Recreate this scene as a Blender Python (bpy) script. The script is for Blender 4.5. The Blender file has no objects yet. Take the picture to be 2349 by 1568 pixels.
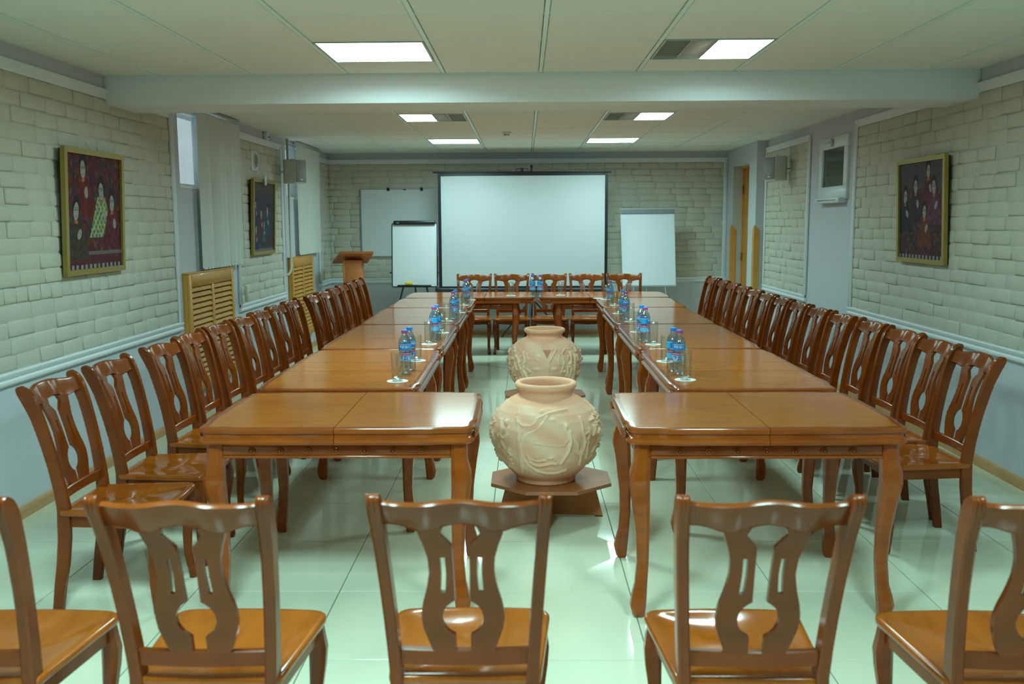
import bpy, math, random
import numpy as np
from mathutils import Vector, Matrix
PI = math.pi
sc = bpy.context.scene
COL = sc.collection
random.seed(7)

# ------------------------------------------------------------------ camera
FPX = 2109.1
CAMZ = 1.5117
PITCH, YAW, ROLL = 0.12957, -0.014235, -0.005528
cam_data = bpy.data.cameras.new('camera')
cam_data.sensor_fit = 'HORIZONTAL'
cam_data.sensor_width = 36.0
cam_data.lens = 36.0 * FPX / 2349.0
cam_data.clip_start = 0.05
cam_data.dof.use_dof = True
cam_data.dof.focus_distance = 6.5
cam_data.dof.aperture_fstop = 4.0
cam = bpy.data.objects.new('camera', cam_data)
COL.objects.link(cam)
_f = Vector((math.sin(YAW), math.cos(YAW), 0)); _r = Vector((math.cos(YAW), -math.sin(YAW), 0)); _u = Vector((0, 0, 1))
_f2 = _f * math.cos(PITCH) - _u * math.sin(PITCH); _u2 = _u * math.cos(PITCH) + _f * math.sin(PITCH)
_r3 = _r * math.cos(ROLL) + _u2 * math.sin(ROLL); _u3 = _u2 * math.cos(ROLL) - _r * math.sin(ROLL)
_m = Matrix((_r3, _u3, -_f2)).transposed().to_4x4()
_m.translation = Vector((0, 0, CAMZ))
cam.matrix_world = _m
sc.camera = cam

# ------------------------------------------------------------------ world / exposure
world = bpy.data.worlds.new('overcast_sky'); sc.world = world
world.use_nodes = True
_bg = world.node_tree.nodes['Background']
_bg.inputs[0].default_value = (0.80, 0.93, 1.0, 1); _bg.inputs[1].default_value = 0.75
sc.view_settings.view_transform = 'Standard'
sc.view_settings.look = 'None'
sc.view_settings.exposure = 0.0
sc.view_settings.gamma = 1.0
sc.view_settings.use_curve_mapping = False
try:
    sc.cycles.use_denoising = True
except Exception:
    pass
LIGHT_COL = (0.54, 1.0, 0.97)      # fluorescent tubes
LIGHT_W = 27.0                     # per full fixture, louvred part
LIGHT_SPREAD = math.radians(166)
PANEL_E = 6.0

# ------------------------------------------------------------------ room numbers (metres)
XL, XR, YB, YN, ZC = -2.62, 2.81, 12.40, -4.0, 2.43
XR2, YP = 2.69, 10.85             # deeper pier with the door
XG0, TILE = 0.1025, 0.6           # ceiling grid
FX0, FY0 = -0.172, 3.034          # floor grid
H_T = 0.75                        # table height

# ------------------------------------------------------------------ materials
def nodes_of(name):
    m = bpy.data.materials.new(name); m.use_nodes = True
    nt = m.node_tree
    return m, nt, nt.nodes['Principled BSDF']
def rgba(c): return (c[0], c[1], c[2], 1.0)
def plain(name, col, rough=0.5, spec=0.5, metal=0.0, bump=0.0, bscale=200.0, var=0.0, vscale=6.0, coat=0.0):
    m, nt, b = nodes_of(name)
    b.inputs['Base Color'].default_value = rgba(col)
    b.inputs['Roughness'].default_value = rough
    b.inputs['Specular IOR Level'].default_value = spec
    b.inputs['Metallic'].default_value = metal
    b.inputs['Coat Weight'].default_value = coat
    if var or bump:
        tc = nt.nodes.new('ShaderNodeTexCoord')
    if var:
        n = nt.nodes.new('ShaderNodeTexNoise'); n.inputs['Scale'].default_value = vscale; n.inputs['Detail'].default_value = 3
        nt.links.new(tc.outputs['Object'], n.inputs['Vector'])
        r = nt.nodes.new('ShaderNodeMapRange'); r.inputs['To Min'].default_value = 1 - var; r.inputs['To Max'].default_value = 1 + var
        nt.links.new(n.outputs['Fac'], r.inputs['Value'])
        mx = nt.nodes.new('ShaderNodeMix'); mx.data_type = 'RGBA'; mx.blend_type = 'MULTIPLY'; mx.inputs[0].default_value = 1
        mx.inputs[6].default_value = rgba(col)
        nt.links.new(r.outputs[0], mx.inputs[7]); nt.links.new(mx.outputs[2], b.inputs['Base Color'])
    if bump:
        n = nt.nodes.new('ShaderNodeTexNoise'); n.inputs['Scale'].default_value = bscale; n.inputs['Detail'].default_value = 4
        nt.links.new(tc.outputs['Object'], n.inputs['Vector'])
        bp = nt.nodes.new('ShaderNodeBump'); bp.inputs['Strength'].default_value = bump; bp.inputs['Distance'].default_value = 0.004
        nt.links.new(n.outputs['Fac'], bp.inputs['Height']); nt.links.new(bp.outputs[0], b.inputs['Normal'])
    return m
def wood(name, c1, c2, rough=0.22, scale=(3, 40, 40), coat=0.35, dist=0.5, rnd=True):
    m, nt, b = nodes_of(name)
    tc = nt.nodes.new('ShaderNodeTexCoord'); mp = nt.nodes.new('ShaderNodeMapping')
    mp.inputs['Scale'].default_value = scale
    nt.links.new(tc.outputs['Object'], mp.inputs['Vector'])
    n = nt.nodes.new('ShaderNodeTexNoise'); n.inputs['Scale'].default_value = 1.0; n.inputs['Detail'].default_value = 5; n.inputs['Distortion'].default_value = dist
    nt.links.new(mp.outputs[0], n.inputs['Vector'])
    n2 = nt.nodes.new('ShaderNodeTexNoise'); n2.inputs['Scale'].default_value = 5.0; n2.inputs['Detail'].default_value = 2
    nt.links.new(tc.outputs['Object'], n2.inputs['Vector'])
    ad = nt.nodes.new('ShaderNodeMath'); ad.operation = 'ADD'
    nt.links.new(n.outputs['Fac'], ad.inputs[0]); nt.links.new(n2.outputs['Fac'], ad.inputs[1])
    last = ad
    if rnd:
        oi = nt.nodes.new('ShaderNodeObjectInfo')
        mu = nt.nodes.new('ShaderNodeMath'); mu.operation = 'MULTIPLY_ADD'; mu.inputs[1].default_value = 0.25
        nt.links.new(oi.outputs['Random'], mu.inputs[0]); nt.links.new(ad.outputs[0], mu.inputs[2]); last = mu
    rp = nt.nodes.new('ShaderNodeValToRGB')
    rp.color_ramp.elements[0].position = 0.72; rp.color_ramp.elements[0].color = rgba(c2)
    rp.color_ramp.elements[1].position = 1.38; rp.color_ramp.elements[1].color = rgba(c1)
    sb = nt.nodes.new('ShaderNodeMapRange'); sb.inputs['From Min'].default_value = 0; sb.inputs['From Max'].default_value = 2
    nt.links.new(last.outputs[0], sb.inputs['Value'])
    rp.color_ramp.elements[0].position = 0.36; rp.color_ramp.elements[1].position = 0.68
    nt.links.new(sb.outputs[0], rp.inputs['Fac']); nt.links.new(rp.outputs[0], b.inputs['Base Color'])
    b.inputs['Roughness'].default_value = rough; b.inputs['Specular IOR Level'].default_value = 0.28
    b.inputs['Coat Weight'].default_value = coat; b.inputs['Coat Roughness'].default_value = 0.06
    return m
def vcol(name, rough=0.5, spec=0.3):
    m, nt, b = nodes_of(name)
    a = nt.nodes.new('ShaderNodeVertexColor'); a.layer_name = 'Col'
    nt.links.new(a.outputs['Color'], b.inputs['Base Color'])
    b.inputs['Roughness'].default_value = rough; b.inputs['Specular IOR Level'].default_value = spec
    return m
def emit(name, col, e):
    m, nt, b = nodes_of(name)
    b.inputs['Base Color'].default_value = (0.9, 0.9, 0.9, 1)
    b.inputs['Emission Color'].default_value = rgba(col); b.inputs['Emission Strength'].default_value = e
    return m
def clear(name, tint=(1, 1, 1), ior=1.45, gl=0.03, base=0.0):
    """thin clear sheet: straight-through light plus a fresnel gloss"""
    m = bpy.data.materials.new(name); m.use_nodes = True
    nt = m.node_tree
    for n in list(nt.nodes): nt.nodes.remove(n)
    o = nt.nodes.new('ShaderNodeOutputMaterial'); mix = nt.nodes.new('ShaderNodeMixShader')
    t = nt.nodes.new('ShaderNodeBsdfTransparent'); t.inputs[0].default_value = rgba(tint)
    g = nt.nodes.new('ShaderNodeBsdfGlossy'); g.inputs['Roughness'].default_value = gl
    lw = nt.nodes.new('ShaderNodeLayerWeight'); lw.inputs['Blend'].default_value = 0.5
    fr = nt.nodes.new('ShaderNodeMath'); fr.operation = 'POWER'; fr.inputs[1].default_value = 5.0
    nt.links.new(lw.outputs['Facing'], fr.inputs[0])
    ad = nt.nodes.new('ShaderNodeMath'); ad.operation = 'ADD'; ad.inputs[1].default_value = base + 0.04; ad.use_clamp = True
    nt.links.new(fr.outputs[0], ad.inputs[0]); nt.links.new(ad.outputs[0], mix.inputs[0])
    nt.links.new(t.outputs[0], mix.inputs[1]); nt.links.new(g.outputs[0], mix.inputs[2]); nt.links.new(mix.outputs[0], o.inputs[0])
    return m
def refr(name, tint, ior, rough=0.0):
    m, nt, b = nodes_of(name)
    b.inputs['Base Color'].default_value = rgba(tint); b.inputs['Roughness'].default_value = rough
    b.inputs['IOR'].default_value = ior; b.inputs['Transmission Weight'].default_value = 1.0
    return m

M = {}
M['white_wall'] = plain('white_wall_paint', (0.58, 0.59, 0.64), 0.8, 0.2, bump=0.25, bscale=90)
M['beam'] = plain('brightened_beam_paint', (0.80, 0.82, 0.84), 0.8, 0.2, bump=0.2, bscale=90)  # white wall paint again, brightened to carry the lamp glow on the beam
M['white_trim'] = plain('white_moulding_paint', (0.74, 0.76, 0.79), 0.5, 0.35)
M['brick'] = plain('cream_brick_paint', (0.58, 0.55, 0.47), 0.75, 0.25, bump=0.3, bscale=70, var=0.05, vscale=4)
M['mortar'] = plain('cream_mortar_paint', (0.60, 0.57, 0.48), 0.85, 0.2, bump=0.3, bscale=90)
M['ceil_tile'] = plain('ceiling_tile_board', (0.84, 0.84, 0.80), 0.9, 0.15, bump=0.35, bscale=160)
M['ceil_dark'] = plain('plenum_concrete', (0.25, 0.25, 0.24), 0.9, 0.1)
M['gridbar'] = plain('grid_bar_enamel', (0.80, 0.93, 0.92), 0.35, 0.5)
M['tile'] = plain('polished_floor_tile', (0.80, 0.82, 0.64), 0.07, 0.5, var=0.04, vscale=2.5)
M['grout'] = plain('floor_grout', (0.22, 0.24, 0.21), 0.9, 0.1)
M['chair'] = wood('chair_lacquered_wood', (0.225, 0.045, 0.0035), (0.13, 0.025, 0.002), 0.22, (3, 3, 12), 0.04)
M['seat'] = wood('seat_lacquered_wood', (0.38, 0.094, 0.007), (0.26, 0.058, 0.004), 0.12, (22, 4, 4), 0.25)
M['table'] = wood('table_top_veneer', (0.58, 0.160, 0.011), (0.44, 0.110, 0.008), 0.14, (5, 30, 5), 0.0, 0.2, False)
M['table_long'] = wood('table_top_veneer_cross_grain', (0.58, 0.160, 0.011), (0.46, 0.115, 0.008), 0.125, (30, 5, 5), 0.0, 0.2, False)
for _k in ('table', 'table_long'): M[_k].node_tree.nodes['Principled BSDF'].inputs['Specular IOR Level'].default_value = 0.42
M['table_edge'] = wood('table_frame_wood', (0.36, 0.076, 0.007), (0.23, 0.043, 0.004), 0.15, (5, 30, 30), 0.2)
M['groove'] = plain('dark_carved_groove', (0.05, 0.02, 0.008), 0.5)
M['lectern'] = wood('lectern_laminate', (0.55, 0.185, 0.06), (0.44, 0.14, 0.045), 0.4, (2, 2, 16), 0.0)
M['stand'] = wood('stand_laminate', (0.52, 0.19, 0.06), (0.40, 0.135, 0.04), 0.38, (14, 3, 3), 0.0)
M['stand_edge'] = plain('stand_edge_band', (0.46, 0.17, 0.09), 0.4)
M['pine'] = wood('pine_cover_wood', (0.66, 0.335, 0.072), (0.53, 0.25, 0.05), 0.4, (3, 30, 3), 0.1)
M['pine_dark'] = plain('cover_inside', (0.03, 0.018, 0.008), 0.9)
M['baseboard'] = wood('oak_baseboard', (0.62, 0.36, 0.17), (0.52, 0.29, 0.13), 0.4, (30, 3, 30), 0.1, rnd=False)
M['gold'] = plain('gold_frame_paint', (0.36, 0.26, 0.06), 0.35, 0.5, metal=0.35, var=0.15, vscale=30)
M['paint'] = vcol('painted_canvas', 0.6, 0.25)
M['label'] = vcol('printed_bottle_label', 0.35, 0.5)
M['clay'] = vcol('unglazed_clay', 0.85, 0.2)
_nt = M['clay'].node_tree
_tc = _nt.nodes.new('ShaderNodeTexCoord'); _n = _nt.nodes.new('ShaderNodeTexNoise'); _n.inputs['Scale'].default_value = 55; _n.inputs['Detail'].default_value = 6
_bp = _nt.nodes.new('ShaderNodeBump'); _bp.inputs['Strength'].default_value = 0.45; _bp.inputs['Distance'].default_value = 0.004
_nt.links.new(_tc.outputs['Object'], _n.inputs['Vector']); _nt.links.new(_n.outputs['Fac'], _bp.inputs['Height']); _nt.links.new(_bp.outputs[0], _nt.nodes['Principled BSDF'].inputs['Normal'])
M['black'] = plain('black_plastic', (0.012, 0.013, 0.018), 0.4, 0.5)
M['blackmetal'] = plain('black_powder_coat', (0.015, 0.017, 0.024), 0.35, 0.5)
M['screen'] = plain('projection_screen_cloth', (0.58, 0.60, 0.62), 0.85, 0.2)
M['board'] = plain('whiteboard_enamel', (0.72, 0.74, 0.78), 0.25, 0.5)
M['board_grey'] = plain('magnetic_board_enamel', (0.72, 0.74, 0.78), 0.3, 0.5)
M['paper'] = plain('white_paper', (0.72, 0.76, 0.80), 0.8, 0.2)
M['alu'] = plain('brushed_aluminium', (0.55, 0.57, 0.58), 0.3, 0.5, metal=0.6)
M['greybar'] = plain('grey_clamp_bar', (0.20, 0.23, 0.25), 0.35, 0.5)
M['yellow'] = plain('yellow_felt', (0.75, 0.55, 0.03), 0.8)
M['green'] = plain('green_sticker', (0.02, 0.35, 0.12), 0.5)
M['pvc'] = plain('white_pvc', (0.74, 0.79, 0.80), 0.35, 0.5)
M['blind'] = plain('blind_fabric', (0.82, 0.83, 0.78), 0.8, 0.2)
_nt = M['blind'].node_tree
_tr = _nt.nodes.new('ShaderNodeBsdfTranslucent'); _tr.inputs[0].default_value = (0.55, 0.60, 0.55, 1)
_mx = _nt.nodes.new('ShaderNodeMixShader'); _mx.inputs[0].default_value = 0.25
_nt.links.new(_nt.nodes['Principled BSDF'].outputs[0], _mx.inputs[1]); _nt.links.new(_tr.outputs[0], _mx.inputs[2])
_nt.links.new(_mx.outputs[0], _nt.nodes['Material Output'].inputs[0])
M['pane'] = clear('window_glass', (0.93, 0.97, 0.96), 1.45)
M['greenpane'] = plain('dark_backed_window_glass', (0.055, 0.075, 0.06), 0.06, 0.6)  # opaque pane; the darkness behind the glass is put into its colour
M['speaker'] = plain('speaker_cabinet', (0.62, 0.64, 0.60), 0.5)
M['grille'] = plain('speaker_grille', (0.30, 0.31, 0.32), 0.6)
M['cream_pipe'] = plain('cream_conduit', (0.60, 0.58, 0.42), 0.5)
M['lit'] = emit('lit_lamp_diffuser', (0.93, 1.0, 1.0), PANEL_E)
M['louvre'] = plain('louvre_aluminium', (0.62, 0.60, 0.54), 0.3, 0.5, metal=0.7)
M['housing'] = plain('lamp_housing', (0.34, 0.33, 0.30), 0.5)
M['lampframe'] = plain('lamp_frame_enamel', (0.45, 0.50, 0.48), 0.4)
M['pet'] = clear('clear_bottle_plastic', (0.74, 0.86, 0.93), 1.45, 0.08, 0.20)
M['glass'] = clear('drinking_glass', (0.95, 0.97, 0.95), 1.5, 0.02, 0.07)
M['glassbase'] = clear('thick_glass_base', (0.92, 0.95, 0.9), 1.5, 0.12, 0.45)
M['capblue'] = plain('blue_cap', (0.02, 0.28, 0.95), 0.35)
M['cappink'] = plain('pink_cap', (0.85, 0.03, 0.25), 0.35)
M['coaster'] = plain('white_paper_coaster', (0.93, 0.94, 0.93), 0.8)
M['lemon'] = plain('yellow_paper_slip', (0.72, 0.66, 0.25), 0.7)
M['doorwood'] = wood('door_veneer', (0.72, 0.34, 0.08), (0.58, 0.26, 0.06), 0.35, (3, 3, 20), 0.2)
M['brass'] = plain('brass_hinge', (0.45, 0.30, 0.08), 0.35, metal=0.8)
M['jamb'] = plain('door_reveal_paint', (0.50, 0.50, 0.47), 0.7, 0.2)

# ------------------------------------------------------------------ mesh helpers
class MB:
    def __init__(s): s.v = []; s.f = []; s.mi = []; s.cur = 0
    def add(s, vs, fs):
        o = len(s.v); s.v.extend(tuple(p) for p in vs)
        for f in fs: s.f.append(tuple(i + o for i in f)); s.mi.append(s.cur)
        return s
    def box(s, x0, x1, y0, y1, z0, z1, b=0.0):
        if b <= 0:
            vs = [(x, y, z) for x in (x0, x1) for y in (y0, y1) for z in (z0, z1)]
            return s.add(vs, [(0, 1, 3, 2), (4, 6, 7, 5), (0, 4, 5, 1), (2, 3, 7, 6), (0, 2, 6, 4), (1, 5, 7, 3)])
        b = min(b, (x1 - x0) * .45, (y1 - y0) * .45, (z1 - z0) * .45)
        def rr(d, z): return [(x0 + b + d * 0 - (b if False else 0), y0, z)]
        def ring(i, z):
            X0, X1, Y0, Y1 = x0 + i, x1 - i, y0 + i, y1 - i
            c = b
            return [(X0 + c, Y0, z), (X1 - c, Y0, z), (X1, Y0 + c, z), (X1, Y1 - c, z), (X1 - c, Y1, z), (X0 + c, Y1, z), (X0, Y1 - c, z), (X0, Y0 + c, z)]
        return s.loft([ring(b * .7, z0), ring(0, z0 + b), ring(0, z1 - b), ring(b * .7, z1)])
    def loft(s, rings, cap0=True, cap1=True, closed=True):
        n = len(rings[0]); vs = [p for r in rings for p in r]; fs = []
        for k in range(len(rings) - 1):
            for i in range(n if closed else n - 1):
                j = (i + 1) % n
                fs.append((k * n + i, k * n + j, (k + 1) * n + j, (k + 1) * n + i))
        if cap0: fs.append(tuple(reversed(range(n))))
        if cap1: fs.append(tuple(range((len(rings) - 1) * n, len(rings) * n)))
        return s.add(vs, fs)
    def lathe(s, prof, n=24, cx=0, cy=0, cap0=False, cap1=False):
        rings = [[(cx + r * math.cos(2 * PI * i / n), cy + r * math.sin(2 * PI * i / n), z) for i in range(n)] for r, z in prof]
        return s.loft(rings, cap0, cap1)
    def tube(s, pts, r, n=8, cap=True):
        pts = [Vector(p) for p in pts]; rings = []
        up = Vector((0, 0, 1))
        for i, p in enumerate(pts):
            d = (pts[min(i + 1, len(pts) - 1)] - pts[max(i - 1, 0)]).normalized()
            a = d.cross(up)
            if a.length < 1e-3: a = d.cross(Vector((1, 0, 0)))
            a.normalize(); b = d.cross(a)
            rr = r[i] if isinstance(r, (list, tuple)) else r
            rings.append([tuple(p + a * rr * math.cos(2 * PI * k / n) + b * rr * math.sin(2 * PI * k / n)) for k in range(n)])
        return s.loft(rings, cap, cap)
    def plate(s, pts, quads, off):
        """sheet pts+quads thickened: front pts, back pts = off(p)"""
        n = len(pts); vs = list(pts) + [off(p) for p in pts]; fs = []
        edges = {}
        for q in quads:
            fs.append(tuple(q)); fs.append(tuple(n + i for i in reversed(q)))
            for a, b in zip(q, q[1:] + q[:1]): edges[(a, b)] = 1
        for a, b in list(edges):
            if (b, a) not in edges: fs.append((b, a, a + n, b + n))
        return s.add(vs, fs)
    def obj(s, name, mats, parent=None, smooth=None, loc=None, rz=None):
        me = s.mesh(name, mats, smooth)
        return link(name, me, parent, loc, rz)
    def mesh(s, name, mats, smooth=None):
        me = bpy.data.meshes.new(name); me.from_pydata(s.v, [], s.f)
        if not isinstance(mats, (list, tuple)): mats = [mats]
        for m in mats: me.materials.append(M[m] if isinstance(m, str) else m)
        if len(mats) > 1: me.polygons.foreach_set('material_index', s.mi)
        if smooth is not None:
            me.polygons.foreach_set('use_smooth', [True] * len(me.polygons))
            if smooth < 180: me.set_sharp_from_angle(angle=math.radians(smooth))
        me.update(); return me
def link(name, me, parent=None, loc=None, rz=None):
    o = bpy.data.objects.new(name, me); COL.objects.link(o)
    if parent is not None: o.parent = parent
    if loc is not None: o.location = loc
    if rz is not None: o.rotation_euler = (0, 0, rz)
    return o
def empty(name, loc=(0, 0, 0), rz=0):
    o = bpy.data.objects.new(name, None); COL.objects.link(o)
    o.location = loc; o.rotation_euler = (0, 0, rz); o.empty_display_size = 0.1
    return o
def tag(o, label=None, cat=None, group=None, kind=None):
    if label: o['label'] = label
    if cat: o['category'] = cat
    if group: o['group'] = group
    if kind: o['kind'] = kind
    return o
KIDS = {}
def kids(o):
    if o.name not in KIDS: KIDS[o.name] = [c for c in COL.objects if c.parent == o]
    return KIDS[o.name]
def copy_tree(o, parent=None):
    c = o.copy(); COL.objects.link(c); c.parent = parent
    for ch in kids(o): copy_tree(ch, c)
    return c
def setcol(me, cols):
    a = me.color_attributes.new('Col', 'FLOAT_COLOR', 'POINT')
    c = np.ones((len(me.vertices), 4), dtype=np.float32); c[:, :3] = cols
    a.data.foreach_set('color', c.ravel())
def bx(name, mat, parent, x0, x1, y0, y1, z0, z1, b=0.0):
    return MB().box(min(x0, x1), max(x0, x1), min(y0, y1), max(y0, y1), min(z0, z1), max(z0, z1), b).obj(name, mat, parent, 40 if b else None)
def st(o, label, cat): return tag(o, label, cat, kind='structure')
ORD = ['first', 'second', 'third', 'fourth', 'fifth', 'sixth', 'seventh', 'eighth', 'ninth', 'tenth', 'eleventh', 'twelfth', 'thirteenth', 'fourteenth', 'fifteenth']

# ================================================================== SETTING
# floor
floor = bx('floor', 'grout', None, XL - .3, 3.1, YN - .2, YB + .2, -0.06, -0.0035)
st(floor, 'pale polished tile floor with thin dark joints', 'floor')
G = 0.0022
tile_cache = {}
def tile_mesh(w, d):
    k = (round(w, 3), round(d, 3))
    if k not in tile_cache:
        b = MB(); e = 0.0012
        w2, d2 = w / 2 - G, d / 2 - G
        b.loft([[(-w2, -d2, -.0035), (w2, -d2, -.0035), (w2, d2, -.0035), (-w2, d2, -.0035)],
                [(-w2, -d2, -e), (w2, -d2, -e), (w2, d2, -e), (-w2, d2, -e)],
                [(-w2 + e, -d2 + e, 0), (w2 - e, -d2 + e, 0), (w2 - e, d2 - e, 0), (-w2 + e, d2 - e, 0)]], cap0=False)
        tile_cache[k] = b.mesh('floor_tile', 'tile')
    return tile_cache[k]
def cuts(lo, hi, o, s):
    k = math.ceil((lo - o) / s + 1e-6); c = [lo]
    while o + k * s < hi - 1e-6: c.append(o + k * s); k += 1
    return c + [hi]
fxs = cuts(XL, 2.88, FX0, TILE); fys = cuts(YN, YB, FY0, TILE)
for j in range(len(fys) - 1):
    for i in range(len(fxs) - 1):
        w, d = fxs[i + 1] - fxs[i], fys[j + 1] - fys[j]
        o = link('floor_tile', tile_mesh(w, d), floor, ((fxs[i] + fxs[i + 1]) / 2, (fys[j] + fys[j + 1]) / 2, 0))
# ceiling
ceiling = bx('ceiling', 'ceil_dark', None, XL - .3, 3.1, YN - .2, YB + .2, 2.60, 2.72)
st(ceiling, 'suspended ceiling of cream boards in a pale grid', 'ceiling')
BEAM0, BEAM1, BEAMZ = 5.85, 6.30, 2.25
gxs = cuts(XL, XR, XG0, TILE)
gyA = cuts(YN, BEAM0, 4.84, TILE); gyB = cuts(BEAM1, YB, 8.0, TILE)
LAMP_LEVEL = {1.24: 2.4, 4.84: 1.05, 8.0: 1.0, 10.4: 0.92}     # power factor per lamp row, tuned to balance the brightness
LAMPS = [(-2, 4.84, 'full'), (1, 4.84, 'right'), (-2, 8.0, 'left'), (1, 8.0, 'right'), (-2, 10.4, 'full'), (1, 10.4, 'full'),
         (-2, 1.24, 'full'), (1, 1.24, 'right')]
lampcells = {(round(XG0 + i * TILE, 2), round(y, 2)) for i, y, k in LAMPS}
ct_cache = {}
def ct_mesh(w, d):
    k = (round(w, 3), round(d, 3))
    if k not in ct_cache:
        b = MB(); w2, d2 = w / 2 - .0135, d / 2 - .0085; e = .004
        b.loft([[(-w2, -d2, .018), (w2, -d2, .018), (w2, d2, .018), (-w2, d2, .018)],
                [(-w2, -d2, .004), (w2, -d2, .004), (w2, d2, .004), (-w2, d2, .004)],
                [(-w2 + e, -d2 + e, -.002), (w2 - e, -d2 + e, -.002), (w2 - e, d2 - e, -.002), (-w2 + e, d2 - e, -.002)]])
        b.f = [tuple(reversed(f)) for f in b.f]
        ct_cache[k] = b.mesh('ceiling_tile', 'ceil_tile')
    return ct_cache[k]
for gy in (gyA, gyB):
    for j in range(len(gy) - 1):
        for i in range(len(gxs) - 1):
            if (round(gxs[i], 2), round(gy[j], 2)) in lampcells: continue
            w, d = gxs[i + 1] - gxs[i], gy[j + 1] - gy[j]
            if w < .03 or d < .03: continue
            link('ceiling_tile', ct_mesh(w, d), ceiling, ((gxs[i] + gxs[i + 1]) / 2, (gy[j] + gy[j + 1]) / 2, ZC))
    for x in gxs[1:-1]: bx('grid_bar', 'gridbar', ceiling, x - .0105, x + .0105, gy[0], gy[-1], ZC - .003, ZC + .03)
    for y in gy[1:-1]: bx('grid_bar', 'gridbar', ceiling, XL, XR, y - .0038, y + .0038, ZC - .001, ZC + .03)
    for y in (gy[0], gy[-1]): bx('grid_bar', 'gridbar', ceiling, XL, XR, y - .004, y + .008, ZC - .003, ZC + .03)
    for x in (XL, XR): bx('grid_bar', 'gridbar', ceiling, x - .008, x + .012, gy[0], gy[-1], ZC - .003, ZC + .03)
beam = bx('trim_1', 'beam', None, XL, XR, BEAM0, BEAM1, BEAMZ, 2.60, 0.004)
st(beam, 'deep white beam crossing the whole ceiling', 'beam')

# walls ------------------------------------------------------------
def slab_with_openings(mb, x0, x1, y0, y1, z0, z1, ops):
    """ops: list of (ya,yb,za,zb) holes through x"""
    ys = sorted({y0, y1, *[o[0] for o in ops], *[o[1] for o in ops]})
    for a, b in zip(ys, ys[1:]):
        hole = [o for o in ops if o[0] <= a + 1e-6 and o[1] >= b - 1e-6]
        if hole:
            o = hole[0]
            if o[2] > z0: mb.box(x0, x1, a, b, z0, o[2])
            if o[3] < z1: mb.box(x0, x1, a, b, o[3], z1)
        else: mb.box(x0, x1, a, b, z0, z1)
W1 = (7.06, 8.30, 1.80, 2.40); W2 = (10.22, 11.46, 1.80, 2.40); W3 = (8.14, 8.82, 1.74, 2.21)
DOOR = (11.20, 12.05, 0.0, 2.20)
mb = MB(); slab_with_openings(mb, XL - .3, XL, YN - .2, YB + .2, 0, 2.6, [W1, W2])
wall_left = st(mb.obj('wall_left', 'white_wall'), 'left wall with cream brick panels, white piers and two high windows', 'wall')
mb = MB(); slab_with_openings(mb, XR, XR + .3, YN - .2, YP, 0, 2.6, [W3])
slab_with_openings(mb, XR2, XR2 + .19, YP, YB, 0, 2.6, [DOOR])
mb.box(XR2 + .19, XR + .3, YP, YP + .02, 0, 2.6); mb.box(XR + .28, XR + .3, YP, YB + .2, 0, 2.6)
wall_right = st(mb.obj('wall_right', 'white_wall'), 'right wall with cream brick panels, a white pier and a doorway', 'wall')
wall_back = st(bx('wall_back', 'white_wall', None, XL, 3.1, YB, YB + .2, 0, 2.6), 'far end wall of cream painted brick behind the screen', 'wall')
wall_near = st(bx('wall_front', 'white_wall', None, XL, 3.1, YN - .2, YN, 0, 2.6), 'plain white wall at the near end of the room', 'wall')

# brick panels -------------------------------------------------------
CH, BL = 0.0838, 0.237
BZ0, BZ1 = 0.772, 2.284
brick_cache = {}
def brick_mesh(l, h, var):
    k = (round(l, 2), round(h, 3), var)
    if k not in brick_cache:
        r = random.Random(hash(k) & 0xffff)
        g = .0022; d = .0085 + r.uniform(-.002, .003); c = .011
        l2, h2 = k[0] / 2 - g, h / 2 - g
        j = lambda s=.0022: r.uniform(-s, s)
        base = [(-l2, 0, -h2), (l2, 0, -h2), (l2, 0, h2), (-l2, 0, h2)]
        mid = [(x + j(), -d + .006, z + j()) for x, y, z in base]
        fr = [(x * (1 - c / abs(x)) + j(), -d + j(.0015), z * (1 - c / abs(z)) + j()) for x, y, z in base]
        b = MB().loft([base, mid, fr], cap0=False)
        brick_cache[k] = b.mesh('brick', 'brick', 80)
    return brick_cache[k]
def brick_panel(wall, a0, a1, place, rz, header_rows=(), score=None, seed=1, z0=BZ0, z1=BZ1, skip=None):
    """returns list of (score, loc, length, h, rz, var)"""
    r = random.Random(seed); out = []
    n = int(round((z1 - z0) / CH)); h = (z1 - z0) / n
    for row in range(n):
        zc = z0 + (row + .5) * h
        L = .118 if row in header_rows else BL
        p = a0 - (r.uniform(.0, .9) * L)
        while p < a1:
            l = L * r.uniform(.93, 1.06) if row not in header_rows else L * r.uniform(.9, 1.12)
            s, e = max(p, a0), min(p + l, a1)
            if e - s > .035:
                c = (s + e) / 2
                if not skip or not skip(c, zc):
                    out.append((score(c, zc) if score else 0, place(c, zc + r.uniform(-.003, .003)), round(e - s, 2), round(h, 3), rz, r.randint(0, 3)))
            p += l
    return out
def lay(wall, bricks, limit=300):
    bricks.sort(key=lambda t: t[0])
    rest = MB()
    for k, (s, loc, l, h, rz, var) in enumerate(bricks):
        me = brick_mesh(l, h, var)
        if k < limit and s < 900:
            o = link('brick', me, wall, loc, rz)
        else:
            c, sn = math.cos(rz), math.sin(rz)
            vs = [(v.co.x * c - v.co.y * sn + loc[0], v.co.x * sn + v.co.y * c + loc[1], v.co.z + loc[2]) for v in me.vertices]
            rest.add(vs, [tuple(p.vertices) for p in me.polygons])
    if rest.v: tag(rest.obj('brickwork', 'brick', wall, 80), kind='stuff')
E_ = 0.004
PL = [(2.4, 6.86), (8.40, 9.93), (11.72, YB)]
PR = [(2.4, 7.90), (9.25, 10.80)]
bl = []
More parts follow.
